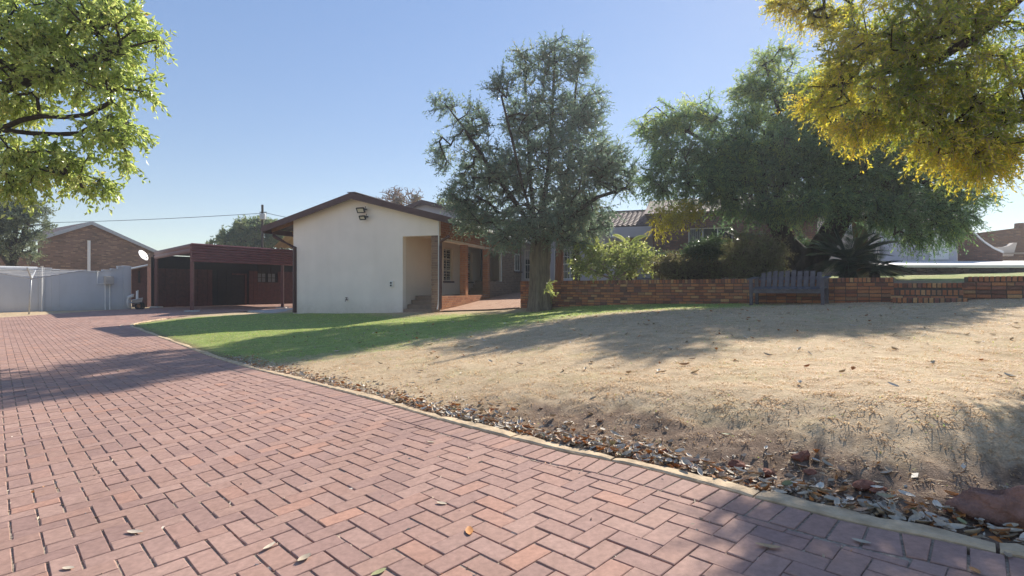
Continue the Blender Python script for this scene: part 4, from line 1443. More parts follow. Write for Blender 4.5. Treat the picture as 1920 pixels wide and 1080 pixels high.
shed = empty('shed', (*kf_(5, 7.95, 0)[:2], -1.1), 'dark red-brown boarded shed at the back of the carport', 'shed')
sf = frame(K0 + KW * 7.95, KU, np.array((-KU[1], KU[0])))
g_ = -1.3
for k in range(40):                                   # boards: red panels and darker stretches
    s0 = .02 + k * .3
    if 4.55 < s0 < 5.6: continue
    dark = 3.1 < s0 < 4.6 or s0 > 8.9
    lo = g_
    if 6.25 < s0 + .15 < 7.7:
        mb = MB(); mb.fbox(sf, s0, s0 + .29, 0, .04, lo, .38)
        mb.build('board', MT['shed'], shed)
        mb = MB(); mb.fbox(sf, s0, s0 + .29, 0, .04, 1.02, 1.7); mb.build('board', MT['shed_shade'], shed)
        continue
    mb = MB(); mb.fbox(sf, s0, s0 + .29, (k % 2) * .012, .05, lo, 1.15); mb.build('board', MT['shed_shade'] if dark else MT['shed'], shed)
mb = MB(); mb.fbox(sf, 0, 12.2, .052, .12, 1.16, 1.9); mb.fbox(sf, 0, 12.2, .3, .36, g_, 1.8); mb.build('upper_wall', MT['shed_shade'], shed)
mb = MB(); mb.fbox(sf, 4.62, 5.5, .02, .06, g_ + .1, .85); d_ = mb.build('door', MT['shed_shade'], shed)
mb = MB(); mb.fbox(sf, 5.42, 5.54, -.02, .07, g_ + .1, .95); mb.fbox(sf, 4.55, 5.42, -.02, .07, .86, .95); mb.build('door_frame', MT['shed'], d_)
for w0 in (6.3, 7.02):
    mb = MB()
    mb.fbox(sf, w0, w0 + .62, .0, .05, .38, .42); mb.fbox(sf, w0, w0 + .62, .0, .05, .98, 1.02); mb.fbox(sf, w0, w0 + .04, .0, .05, .42, .98); mb.fbox(sf, w0 + .58, w0 + .62, 0, .05, .42, .98)
    mb.fbox(sf, w0 + .29, w0 + .33, 0, .05, .42, .98); mb.fbox(sf, w0 + .04, w0 + .58, .002, .048, .68, .72)
    f_ = mb.build('window_frame', MT['shed_shade'], shed)
    for i in range(2):
        for j in range(2):
            mb = MB(); mb.fbox(sf, w0 + .04 + .29 * i, w0 + .29 + .29 * i, .02, .028, .42 + .3 * j, .68 + .3 * j); mb.build('pane', MT['dim_glass'], f_)
# lean-to annex at the left end with its own little roof
an = empty('lean_to', P(258, 576, 31.5), 'small red-brown lean-to shed left of the carport post', 'shed')
mb = MB(); mb.prism([P(247, 577, 31.6), P(276, 577, 31.2), P(276, 500, 31.2), P(247, 506, 31.6)], (0, .5, 0)); mb.build('wall', MT['shed'], an)
mb = MB()
a_ = [P(231, 508.5, 30.9), P(277, 498, 30.7), P(277, 497, 33), P(231, 506, 33)]
mb.hexa(a_, [p + np.array((0, 0, .05)) for p in a_]); mb.build('roof', MT['grey_metal'], an)
mb = MB(); mb.prism([P(258.5, 530, 31.35), P(261.5, 530, 31.33), P(261.5, 508, 31.33), P(258.5, 508, 31.35)], (0, .05, 0)); mb.build('vent', MT['shed_shade'], an)

# yellowed corrugated sheet between carport and house
lt = empty('fibreglass_roof', P(530, 470, 30), 'yellowed translucent corrugated sheet roof between carport and house', 'roof')
V = []; Fq = []
n_ = 66
l0 = np.array((*(K0 + KU * 4.17), 2.17)); l1 = np.array((*(K0 + KU * 8.6), 2.17)); rise = np.append(np.array((.835, -.55)) * 2.4, 1.25)
for i in range(n_ + 1):
    p = l0 + (l1 - l0) * i / n_ + np.array((0, 0, .035 * math.sin(i * math.pi / 3)))
    V += [p, p + rise]
for i in range(n_): Fq.append((2 * i, 2 * i + 2, 2 * i + 3, 2 * i + 1))
o = np_mesh('corrugated_sheet', np.array(V), np.array(Fq), MT['fibre'], lt, smooth=True)
md = o.modifiers.new('thickness', 'SOLIDIFY'); md.thickness = .006
mb = MB(); mb.bar(l0 + rise * .96 - np.array((0, 0, .08)), l1 + rise * .96 - np.array((0, 0, .08)), .08, .1); mb.build('bearer', MT['rafter'], lt)
for f_ in (.02, .5, .98):
    p = l0 + rise * .95 + (l1 - l0) * f_
    mb = MB(); mb.bar((p[0], p[1], -1.15), (p[0], p[1], p[2] - .1), .09); mb.build('post', MT['maroon_post'], lt)

# ------------------------------------------------------------------ boundary wall and what stands along it
bwall = empty('boundary_wall', (-22.5, 27, -1.15), 'tall grey painted boundary wall with stepped top on the left', 'wall')
BW0 = np.array((-23.6, 24.6)); BWU = np.array((.56, .828)); BWN = np.array((.828, -.56))
bf = frame(BW0, BWU, BWN)                             # a along the wall away from the camera, b towards the drive
def bt_(px):
    xr = (px - 960) / F
    return (xr * BW0[1] - BW0[0]) / (BWU[0] - xr * BWU[1])
segs = [(-9, bt_(72), .84), (bt_(84), bt_(97), .93), (bt_(97), bt_(112), .87), (bt_(112), bt_(193), .82), (bt_(193), bt_(209), .90), (bt_(209), bt_(221), .97), (bt_(221), bt_(246), 1.12)]
for (y0, y1, z1) in segs:
    mb = MB(); mb.fbox(bf, y0, y1 - .003, -.2, 0, -1.6, z1); pn = mb.build('wall_panel', MT['wall_grey'], bwall)
    mb = MB(); mb.fbox(bf, y0 - .01, y1 + .004, -.23, .035, z1 + .002, z1 + .06); mb.build('coping', MT['wall_grey'], pn, bevel=.01)
for (px_, z1) in ((72, 1.0), (231, 1.2)):
    mb = MB(); mb.fbox(bf, bt_(px_), bt_(px_ + 11), -.25, .06, -1.6, z1); mb.build('pillar', MT['wall_grey'], bwall, bevel=.01)
mb = MB(); mb.tube([bf(-9, -.1, .955), bf(bt_(71), -.1, .955)], .07, 10)
mb.build('wall_pipe', MT['white'], bwall)
for px_ in (15, 50):
    mb = MB(); mb.fbox(bf, bt_(px_), bt_(px_) + .1, -.13, -.06, .9, .93); mb.build('pipe_bracket', MT['white'], bwall)
t0, t1 = bt_(194.5), bt_(210)
eb = empty('meter_box', bf((t0 + t1) / 2, .1, -.1), 'grey metal meter box with two white conduits on the grey boundary wall', 'box')
mb = MB(); mb.fbox(bf, t0, t1, .002, .28, .19, .62); bxx = mb.build('cabinet', MT['concrete'], eb, bevel=.01)
mb = MB(); mb.fbox(bf, t0 + .04, t1 - .04, .281, .295, .22, .59); mb.build('door', MT['concrete'], bxx)
for px_ in (196.5, 205):
    mb = MB(); mb.tube([bf(bt_(px_), .06, -1.2), bf(bt_(px_), .06, .19)], .028, 8); mb.build('conduit', MT['white'], eb)
t2 = bt_(182)
mb = MB(); mb.tube([bf(t0, .05, .23), bf(t2, .05, .23), bf(t2, .05, .84), bf(t2, .05, .9)], [.022, .022, .022, .05], 8); mb.build('conduit', MT['white'], eb)
t3 = bt_(77.5)
mb = MB(); mb.tube([bf(t3, .09, -1.15), bf(t3, .09, .98), bf(t3, .09, 1.06)], [.024, .024, .06], 8)
tag(mb.build('wall_conduit', MT['white'], None), 'thin white conduit with round cap on the wall pillar', 'pipe')

# rotary washing line
wb = on_paving(54, 589)
wl = empty('washing_line', (*wb, -1.17), 'rotary washing line on a thin metal pole before the grey wall', 'washing line')
wbz = float(zd(*wb)) - .1
ptop = np.array((wb[0] + .12, wb[1], P(58.5, 514, wb[1])[2]))
hub = ptop - np.array((0, 0, .2))
mb = MB(); mb.tube([(wb[0], wb[1], wbz), ptop], .028, 8); mb.build('pole', MT['grey_metal'], wl, smooth=True)
tips = []
for k in range(4):
    a_ = math.radians(38 + 90 * k)
    tip = hub + np.array((math.cos(a_) * 1.9, math.sin(a_) * 1.9, .42)); tips.append(tip)
    mb = MB(); mb.tube([hub, tip], .028, 6); mb.build('arm', MT['grey_metal'], wl)
mb = MB()
for r in (.35, .5, .65, .8, .98):
    q = [hub + (t - hub) * r for t in tips]
    for i in range(4): mb.tube([q[i], (q[i] + q[(i + 1) % 4]) / 2 - np.array((0, 0, .02)), q[(i + 1) % 4]], .005, 4)
mb.build('line', MT['white'], wl)

# white drain pipe and a small cart by the lean-to
dpipe = empty('drain_pipe', P(243, 578.5, 28.4), 'white plastic drain pipe with bends standing by the lean-to', 'pipe')
mb = MB(); mb.tube([P(242, 577.5, 28.4), P(240, 564.5, 28.4), P(240.5, 557.5, 28.4), P(245, 555.5, 28.4), P(248, 555.5, 28.4), P(248.5, 551.5, 28.4)], .075, 10)
mb.build('lower_bend', MT['white'], dpipe, smooth=True)
mb = MB(); mb.tube([P(257, 561.5, 28.3), P(257.3, 545.5, 28.3), P(258.5, 545.5, 28.3)], .055, 10); mb.build('upright', MT['white'], dpipe)
cart = empty('wheelbarrow', P(258, 579.5, 27.9), 'old grey wheelbarrow parked against the lean-to shed', 'wheelbarrow')
mb = MB()
tr = [P(247, 563.5, 27.6), P(268, 559, 27.6), P(268, 558, 28.4), P(247, 562, 28.4)]
bt = [P(251, 567.5, 27.7), P(266, 566.5, 27.7), P(266, 566.5, 28.2), P(251, 567.5, 28.2)]
mb.hexa(bt, tr); mb.build('tray', MT['concrete'], cart)
mb = MB(); mb.tube([P(262, 568.5, 27.8), P(242, 566.5, 27.7)], .02, 6); mb.tube([P(262, 568.5, 28.3), P(243, 565.5, 28.3)], .02, 6); mb.build('handle', MT['grey_metal'], cart)
for (px_, yy) in ((260, 27.95), (264.5, 28.1)):
    c_ = P(px_, 573.5, yy)
    mb = MB(); ring = [c_ + np.array((math.cos(t) * .17, 0, math.sin(t) * .17)) for t in np.linspace(0, 2 * math.pi, 17)]
    mb.tube(ring, .05, 6, cap=False); wh = mb.build('wheel', MT['black'], cart)
    mb = MB(); mb.tube([c_ - (0, .03, 0), c_ + (0, .03, 0)], .09, 10); mb.build('rim', MT['rafter'], wh)
# satellite dish on the carport corner
dc = P(268, 479, 30.6)
ds = empty('satellite_dish', dc, 'round white satellite dish at the back corner of the carport roof', 'satellite dish')
dn = np.array((.86, -.08, .5)); dn /= np.linalg.norm(dn)
x_ = np.cross(dn, (0, 0, 1)); x_ /= np.linalg.norm(x_); y_ = np.cross(x_, dn)
V = [dc - dn * .06]; Fq = []
for r in range(1, 5):
    for k in range(20):
        a_ = 2 * math.pi * k / 20
        V.append(dc + (x_ * math.cos(a_) * .30 + y_ * math.sin(a_) * .34) * r / 4 + dn * (.09 * (r / 4) ** 2 - .06))
mbd = MB(); fs = [(0, 1 + k, 1 + (k + 1) % 20) for k in range(20)]
for r in range(3):
    fs += [(1 + r * 20 + k, 21 + r * 20 + k, 21 + r * 20 + (k + 1) % 20, 1 + r * 20 + (k + 1) % 20) for k in range(20)]
mbd.add(V, fs); o = mbd.build('reflector', MT['dish'], ds, smooth=True); md = o.modifiers.new('thickness', 'SOLIDIFY'); md.thickness = .012
mb = MB(); mb.tube([dc - dn * .05 - y_ * .3, dc + dn * .4 - y_ * .12], .015, 6); mb.build('feed_arm', MT['grey_metal'], ds)
mb = MB(); mb.tube([dc - dn * .07, dc - dn * .2, dc - dn * .2 + np.array((.35, .1, -.2))], .03, 6); mb.build('mount', MT['grey_metal'], ds)

# ------------------------------------------------------------------ neighbour's house, pole, wires
nb = empty('neighbour_house', (-31.6, 40, -1), 'brown brick neighbour house with grey gable trim beyond the grey wall', 'house')
MT['nb_brick'] = M_brickwall('brown_stock_brick', [(0, (.17, .10, .068)), (.35, (.28, .165, .105)), (.65, (.23, .13, .09)), (1, (.40, .25, .16))], (.22, .165, .125), axis='yz', bw=.24, bh=.10)
nf = frame((-31.6, 40.0), BWU, BWN)
zA, tl_, tr_, zl_, zr_ = 4.88, -3.0, 4.8, 3.5, 2.75
mb = MB(); mb.prism([nf(-9, 0, -1.4), nf(tr_, 0, -1.4), nf(tr_, 0, zr_), nf(0, 0, zA - .1), nf(tl_, 0, zl_ - .1), nf(tl_ - .01, 0, 2.4), nf(-9, 0, 2.4)], np.append(-BWN * .25, 0)); mb.build('gable_wall', MT['nb_brick'], nb)
for (te, zz) in ((tl_ - .4, zl_ - .2), (tr_ + .3, zr_ - .12)):
    mb = MB(); mb.prism([nf(0, .25, zA + .12), nf(te, .25, zz + .12), nf(te, .25, zz - .14), nf(0, .25, zA - .14)], np.append(-BWN * .06, 0)); mb.build('verge_board', MT['grey_metal'], nb)
    mb = MB(); a_ = [nf(0, .2, zA + .1), nf(te, .2, zz + .1), nf(te, -9, zz + .1), nf(0, -9, zA + .1)]
    mb.hexa([p - np.array((0, 0, .06)) for p in a_], a_); mb.build('roof', MT['tile'], nb)
mb = MB(); mb.tube([nf(-.15, .12, 1.0), nf(-.15, .12, P(167, 451, 39.8)[2])], .10, 10); mb.build('flue_pipe', MT['white'], nb)
yp = 42.
pb = P(492, 560, yp)
pole = empty('utility_pole', (pb[0], pb[1], -1), 'wooden utility pole with a grey box above the trees', 'utility pole')
mb = MB(); mb.tube([(pb[0], pb[1], -1.2), (pb[0], pb[1], P(492, 384, yp)[2])], [.12, .09], 8); mb.build('pole', MT['bark_dark'], pole)
c_ = P(495.5, 407, yp)
mb = MB(); mb.box(c_[0] - .2, c_[0] + .22, c_[1] - .4, c_[1] - .1, c_[2] - .22, c_[2] + .24); mb.build('transformer_box', MT['grey_metal'], pole, bevel=.03)
for zz in (398, 401):
    mb = MB(); a_ = P(487, zz, yp); b_ = P(500, zz, yp); mb.bar(a_, b_, .07); mb.build('cross_arm', MT['bark_dark'], pole)


def wire(a, b, sag, r=.02):
    ps = []
    for t in np.linspace(0, 1, 17):
        p = a + (b - a) * t; p = p.copy(); p[2] -= sag * 4 * t * (1 - t); ps.append(p)
    return MB().tube(ps, r, 5)


wire(P(488, 400, yp), P(-120, 420, 40), .2, .02).build('power_line', MT['black'], None, label='thin dark overhead wire running left from the pole', cat='wire')
wire(P(500, 399.5, yp), P(640, 420, 46), .15, .02).build('power_line', MT['black'], None, label='thin dark overhead wire running right from the pole behind the roof', cat='wire')

# ------------------------------------------------------------------ vegetation
def Bl(px, py, y, rx, ry, dep=None):
    """crown lobe from photo size and distance"""
    c = P(px, py, y)
    return (*c, rx * y / F, (dep if dep is not None else (rx + ry) / 2 * y / F), ry * y / F)


def sample_blobs(blobs, n, r, power=.42):
    w = np.array([(b[3] * b[4] * b[5]) ** .75 for b in blobs]); w /= w.sum()
    idx = r.choice(len(blobs), n, p=w)
    d = r.normal(size=(n, 3)); d /= np.linalg.norm(d, axis=1)[:, None]
    rad = r.random(n) ** power
    b = np.array(blobs)[idx]
    return b[:, :3] + d * rad[:, None] * b[:, 3:6], d


def grow(limbs, targets, r, seg=.4, sag=0.0, wander=.08):
    """limbs: polylines (the first starts at the root); targets get connected to the nearest node"""
    pos = []; par = []
    for L in limbs:
        prev = -1
        for i, p in enumerate(L):
            p = np.array(p, float)
            if i == 0 and pos:
                d = np.linalg.norm(np.array(pos) - p, axis=1); j = int(d.argmin())
                if d[j] < .25: prev = j; continue
                prev = j
            if prev >= 0:
                k = int(np.linalg.norm(p - pos[prev]) / seg)
                a = np.array(pos[prev])
                for q in range(1, k + 1):
                    pos.append(a + (p - a) * q / (k + 1)); par.append(prev); prev = len(pos) - 1
            pos.append(p); par.append(prev); prev = len(pos) - 1
    root = pos[0]
    nl = len(pos)
    arr = np.zeros((nl + len(targets) * 12, 3)); arr[:nl] = pos; cnt = nl
    lp = np.array(pos)
    dmin = np.array([np.linalg.norm(lp - t, axis=1).min() for t in targets])
    tid = []
    for ti in np.argsort(dmin):
        t = targets[ti]
        A = arr[:cnt]
        v = t - A
        d = np.linalg.norm(v, axis=1)
        cost = d + .35 * np.maximum(0, -v[:, 2] + sag * d) + .02 * np.linalg.norm(A - root, axis=1)
        j = int(cost.argmin())
        k = min(10, int(d[j] / seg)); a = A[j].copy(); prev = j
        for q in range(1, k + 1):
            f = q / (k + 1)
            p = a + (t - a) * f + r.normal(size=3) * wander * d[j] * .5 * f * (1 - f) * 2
            p[2] += .10 * d[j] * math.sin(f * math.pi)
            arr[cnt] = p; par.append(prev); prev = cnt; cnt += 1
        arr[cnt] = t; par.append(prev); tid.append(cnt); cnt += 1
    pos = arr[:cnt]; par = np.array(par)
    w = np.zeros(cnt); w[tid] = 1
    for i in range(cnt - 1, -1, -1):
        if par[i] >= 0: w[par[i]] += w[i]
    return pos, par, w, np.array(tid), nl


def branch_mesh(name, pos, par, rad, mat, parent, n=6, cone=None):
    e = np.where(par >= 0)[0]
    a = pos[par[e]]; b = pos[e]
    ra = np.minimum(rad[par[e]], rad[e] * 1.35); rb = rad[e]
    d = b - a; L = np.linalg.norm(d, axis=1)[:, None] + 1e-9; d = d / L
    a = a - d * ra[:, None] * .3; b = b + d * rb[:, None] * .3
    u = np.where(np.abs(d[:, 2:3]) > .9, np.array([[0, 1., 0]]), np.array([[0, 0, 1.]]))
    x = np.cross(d, u); x /= np.linalg.norm(x, axis=1)[:, None]; y = np.cross(d, x)
    an = np.arange(n) * 2 * math.pi / n
    ring = x[:, None, :] * np.cos(an)[None, :, None] + y[:, None, :] * np.sin(an)[None, :, None]
    V = np.concatenate([a[:, None] + ring * ra[:, None, None], b[:, None] + ring * rb[:, None, None]], 1)
    k = np.arange(n); k2 = (k + 1) % n
    f = np.stack([k, k2, k2 + n, k + n], -1)
    Fq = (np.arange(len(e)) * 2 * n)[:, None, None] + f[None]
    return np_mesh(name, V.reshape(-1, 3), Fq.reshape(-1, 4), mat, parent, smooth=True)


def leaf_mesh(name, pts, dirs, mat, parent, r, twigs=6, per=12, tl=.5, ll=.09, lw=.03, droop=.2, out=.6, clump=.5, spread=.9, tint0=0., tint1=1., lit_amber=None, size_var=.7, fold=.25, jit=.02, stick=None, stick_r=.006):
    n = len(pts)
    T = twigs
    base = np.repeat(pts, T, 0); od = np.repeat(dirs, T, 0)
    ct = np.repeat(r.random(n), T)
    d = od * out + r.normal(size=(n * T, 3)) * spread; d[:, 2] -= droop * 1.0
    d /= np.linalg.norm(d, axis=1)[:, None]
    Ln = tl * (.45 + .75 * r.random(n * T))
    u = (np.arange(per) + .3) / per
    S = u[None] * Ln[:, None] + r.normal(size=(n * T, per)) * .015
    p = base[:, None] + d[:, None] * S[..., None]
    p[..., 2] -= droop * .9 * (S ** 2) / tl
    p = p.reshape(-1, 3); m = len(p)
    p += r.normal(size=(m, 3)) * tl * jit
    if stick is not None:
        ta = base; tb2 = base + d * (Ln * .55)[:, None]; tb2[:, 2] -= droop * .9 * (Ln * .55) ** 2 / tl
        tc2 = base + d * Ln[:, None]; tc2[:, 2] -= droop * .9 * Ln ** 2 / tl
        q0 = np.cross(d, r.normal(size=d.shape)); q0 /= np.linalg.norm(q0, axis=1)[:, None] + 1e-9; q0 *= stick_r; q1 = np.cross(d, q0)
        TV = np.stack([ta + q0, ta - q0 * .5 + q1 * .87, ta - q0 * .5 - q1 * .87, tb2 + q0 * .7, tb2 - q0 * .35 + q1 * .6, tb2 - q0 * .35 - q1 * .6, tc2], 1)
        bi = np.arange(n * T)[:, None] * 7
        TF = np.concatenate([bi + np.array([f_]) for f_ in ((0, 1, 4), (0, 4, 3), (1, 2, 5), (1, 5, 4), (2, 0, 3), (2, 3, 5), (3, 4, 6), (4, 5, 6), (5, 3, 6))], 0)
        np_mesh('twigs', TV.reshape(-1, 3), TF, stick, parent)
    dd = np.repeat(d, per, 0)
    ld = dd * .75 + r.normal(size=(m, 3)) * .6; ld[:, 2] -= droop * .9
    ld /= np.linalg.norm(ld, axis=1)[:, None]
    q = r.normal(size=(m, 3)); q -= (q * ld).sum(1)[:, None] * ld; q /= np.linalg.norm(q, axis=1)[:, None]
    nn = np.cross(ld, q)
    sz = (1 - size_var / 2 + size_var * r.random(m))
    l = ll * sz; w = lw * sz
    V = np.stack([p, p + ld * (l * .45)[:, None] + q * (w / 2)[:, None] + nn * (w * fold)[:, None], p + ld * l[:, None], p + ld * (l * .45)[:, None] - q * (w / 2)[:, None] + nn * (w * fold)[:, None]], 1)
    i = np.arange(m)[:, None] * 4
    Fq = np.concatenate([i + np.array([[0, 1, 2]]), i + np.array([[0, 2, 3]])], 0)
    ct = np.repeat(ct, per)
    t = clump * ct + (1 - clump) * r.random(m)
    if lit_amber is not None: t = np.clip(t * .75 + lit_amber(p) * .45, 0, 1)
    t = tint0 + (tint1 - tint0) * np.clip(t, 0, 1)
    o = np_mesh(name, V.reshape(-1, 3), Fq, mat, parent, attrs={'tint': np.repeat(t, 4)})
    return o


def dirs_of(pos, par, tid, center=None):
    d = pos[tid] - pos[par[tid]]
    if center is not None:
        c = pos[tid] - center; c /= np.linalg.norm(c, axis=1)[:, None] + 1e-6
        d = d / (np.linalg.norm(d, axis=1)[:, None] + 1e-6) + c
    return d / (np.linalg.norm(d, axis=1)[:, None] + 1e-6)


def tree(name, label, cat, base, limbs, blobs, nt, leaf, bark, seed, rmin=.012, rpow=.5, rmax=.3, lk=None, group=None, seg=.4, power=.42, sag=0., extra=None, thick=None):
    r = np.random.default_rng(seed)
    root = empty(name, base, label, cat, group)
    tg, _ = sample_blobs(blobs, nt, r, power)
    pos, par, w, tid, nl = grow(limbs, tg, r, seg, sag)
    rad = np.clip(rmin * np.maximum(w, 1) ** rpow, rmin, rmax)
    if thick is not None:
        rad[:nl] = np.maximum(rad[:nl], thick(pos[:nl]))
    branch_mesh('branches', pos, par, rad, bark, root)
    cen = np.average(np.array([b[:3] for b in blobs]), axis=0, weights=[b[3] * b[4] * b[5] for b in blobs])
    leaf_mesh('crown', pos[tid], dirs_of(pos, par, tid, cen), leaf, root, r, **(lk or {}))
    return root, pos, tid


def trunk_mesh(path, rads, mat, parent, n=28, lobes=5, amp=.16, seed=1, name='trunk'):
    """fluted trunk"""
    r = random.Random(seed); ph = [r.random() * 6.28 for _ in range(6)]
    pts = smooth_poly(path, 8)
    rs = np.interp(np.linspace(0, 1, len(pts)), np.linspace(0, 1, len(rads)), rads)
    V = []; Fq = []
    for i, p in enumerate(pts):
        d = pts[min(i + 1, len(pts) - 1)] - pts[max(i - 1, 0)]; d /= np.linalg.norm(d)
        x = np.cross(d, (0, 1., .05)); x /= np.linalg.norm(x); y = np.cross(d, x)
        for k in range(n):
            a = 2 * math.pi * k / n
            m = 1 + amp * math.sin(lobes * a + ph[0] + .5 * math.sin(i * .12)) + amp * .6 * math.sin((lobes + 3) * a + ph[1] + i * .05) + .03 * math.sin(13 * a + i)
            V.append(p + (x * math.cos(a) + y * math.sin(a)) * rs[i] * m)
    for i in range(len(pts) - 1):
        for k in range(n):
            Fq.append((i * n + k, i * n + (k + 1) % n, (i + 1) * n + (k + 1) % n, (i + 1) * n + k))
    return np_mesh(name, np.array(V), np.array(Fq), mat, parent, smooth=True)


# --- tree in front of the wall
ty = 17.7
tb = P(1013, 584, ty); tb[2] = Gp(tb[0], tb[1]) - .05
Q = lambda px, py, dy=0: P(px, py, ty + dy)
limbs = [[tb + (0, 0, .3), Q(1012, 520), Q(1012, 470), Q(1014, 430), Q(1020, 380), Q(1030, 300), Q(1035, 210), Q(1040, 120), Q(1040, 78)],
         [Q(1012, 470), Q(1003, 420, .3), Q(995, 350, .4), Q(990, 250, .5), Q(985, 150, .5), Q(985, 95, .4)],
         [Q(1012, 470), Q(1000, 430, -.5), Q(960, 370, -.8), Q(915, 310, -1), Q(870, 240, -1.1), Q(835, 195, -1.1)],
         [Q(1012, 470), Q(1050, 410, .6), Q(1065, 330, .8), Q(1075, 220, .7), Q(1085, 110, .5)],
         [Q(1012, 470), Q(1060, 410, -.6), Q(1120, 370, -1), Q(1180, 350, -1.2)],
         [Q(1012, 470), Q(970, 425, 1), Q(910, 400, 1.6), Q(850, 370, 1.8)],
         [Q(1003, 420), Q(980, 350, -1.5), Q(960, 260, -1.8), Q(940, 180, -1.6)],
         [Q(1014, 430), Q(1070, 380, 1.6), Q(1110, 290, 1.8), Q(1120, 200, 1.5)]]
blobs = [Bl(1040, 115, ty, 34, 50, .7), Bl(988, 125, ty + .3, 28, 42, .6), Bl(1085, 120, ty + .4, 22, 48, .6), Bl(940, 165, ty - .9, 26, 34, .5),
         Bl(1010, 230, ty, 66, 66, 1.5), Bl(1095, 220, ty + .8, 42, 60, 1.0), Bl(885, 245, ty - .8, 38, 48, .7), Bl(838, 195, ty - 1.1, 24, 20, .4), Bl(830, 285, ty - .8, 18, 34, .5),
         Bl(930, 330, ty, 66, 56, 1.5), Bl(1050, 330, ty, 90, 70, 2.0), Bl(1130, 310, ty - .6, 46, 46, 1.1), Bl(1170, 335, ty - 1.1, 36, 30, .7),
         Bl(895, 405, ty - .2, 44, 32, 1.2), Bl(990, 415, ty - .6, 70, 34, 1.5), Bl(1085, 405, ty - .3, 66, 38, 1.4), Bl(950, 445, ty - 1, 44, 18, .7), Bl(870, 370, ty - .6, 34, 36, .8), Bl(1060, 445, ty - 1.1, 40, 16, .6)]
mt, mpos, mtid = tree('garden_tree', 'tall grey-green tree with several upright stems before the brick wall', 'tree', tb, limbs, blobs, 1800, MT['leaf_mid'], MT['bark_dark'], 11,
                      rmin=.009, rpow=.38, rmax=.13, lk=dict(twigs=5, per=13, tl=.46, ll=.085, lw=.028, droop=.12, out=1.0, spread=.7, stick=MT['bark'], stick_r=.007), power=.40)
trunk_mesh([tb + (0, 0, -.15), tb + (0, 0, .12), Q(1013, 550), Q(1012, 510), Q(1013, 475), Q(1016, 440)], [.47, .39, .33, .31, .31, .24], MT['bark'], mt, seed=3)
rr_ = np.random.default_rng(5)
sp_ = np.array([Q(1031, 545, -.5), Q(1029, 538, -.5), Q(1033, 552, -.5), Q(1027, 531, -.45)])
tag(leaf_mesh('trunk_sprout', sp_, np.tile([.5, -.7, .4], (4, 1)), MT['leaf_shrub'], mt, rr_, twigs=6, per=8, tl=.24, ll=.09, lw=.04, droop=.1), kind='stuff')

# --- big spreading feathery tree behind the wall
wy = 16.2
W_ = lambda px, py, dy=0: P(px, py, wy + dy)
wb_ = W_(1512, 522)
limbs = [[wb_, W_(1525, 490), W_(1550, 445), W_(1578, 405), W_(1592, 370), W_(1600, 320), W_(1590, 260), W_(1560, 180)],
         [W_(1578, 405), W_(1640, 350, -.3), W_(1710, 330, -.5), W_(1770, 360, -.6), W_(1820, 400, -.6)],
         [W_(1525, 490), W_(1480, 450, .5), W_(1450, 400, .6), W_(1430, 350, .6), W_(1400, 300, .5), W_(1330, 270, .3), W_(1270, 235, .2), W_(1230, 200, 0)],
         [W_(1450, 400, .6), W_(1470, 330, .8), W_(1470, 250, .8), W_(1450, 170, .6), W_(1430, 110, .5)],
         [W_(1430, 350, .6), W_(1360, 340, -.2), W_(1290, 330, -.4), W_(1240, 345, -.5)],
         [W_(1600, 320), W_(1660, 270, .4), W_(1720, 260, .6)], [W_(1400, 300, .5), W_(1350, 240, .8), W_(1310, 205, .8)]]
blobs = [Bl(1245, 230, wy, 44, 34, .8), Bl(1310, 220, wy + .5, 44, 34, .8), Bl(1275, 285, wy - .2, 54, 34, 1.0), Bl(1350, 290, wy, 60, 44, 1.2), Bl(1240, 335, wy - .5, 34, 34, .8), Bl(1320, 345, wy - .6, 62, 34, 1.1),
         Bl(1410, 170, wy + .5, 30, 34, .7), Bl(1450, 120, wy + .6, 36, 28, .7), Bl(1470, 195, wy + .7, 66, 52, 1.3), Bl(1560, 185, wy + .4, 72, 54, 1.3),
         Bl(1430, 305, wy, 80, 60, 1.7), Bl(1530, 305, wy - .2, 90, 70, 2.1), Bl(1630, 300, wy, 90, 66, 1.9), Bl(1715, 330, wy - .3, 80, 52, 1.6), Bl(1790, 365, wy - .6, 46, 36, 1.0),
         Bl(1480, 385, wy - .8, 70, 22, 1.2), Bl(1400, 380, wy - .5, 50, 22, 1.1), Bl(1690, 395, wy - .8, 80, 34, 1.2), Bl(1760, 415, wy - 1.0, 44, 30, .9), Bl(1700, 440, wy - 1.0, 30, 16, .5), Bl(1640, 385, wy - .9, 34, 26, .7), Bl(1640, 220, wy + .2, 60, 40, .9), Bl(1385, 240, wy + .2, 40, 40, .9), Bl(1560, 250, wy, 70, 50, 1.2), Bl(1570, 375, wy - 1.2, 60, 26, .8), Bl(1500, 265, wy, 60, 50, 1.2), Bl(1370, 330, wy - .2, 60, 40, 1.2)]
wt, wpos, wtid = tree('spreading_tree', 'big spreading feathery green tree with leaning dark trunks behind the wall', 'tree', wb_, limbs, blobs, 2500, MT['leaf_willow'], MT['bark_dark'], 21,
                      rmin=.009, rpow=.41, rmax=.22, lk=dict(twigs=6, per=16, tl=.56, ll=.095, lw=.026, droop=.25, out=.9, spread=.75, clump=.65, stick=MT['bark_dark'], stick_r=.006, lit_amber=lambda p: np.clip((p[:, 2] - 3.4) / 4.5, 0, .6)), power=.40, sag=.1)  # leaves turn yellower with height, a sunlit look painted into the tint
trunk_mesh([W_(1500, 530), W_(1512, 510), W_(1530, 480), W_(1553, 445), W_(1576, 410), W_(1590, 375), W_(1598, 330)], [.40, .34, .31, .30, .30, .26, .2], MT['bark_dark'], wt, seed=8, lobes=4)
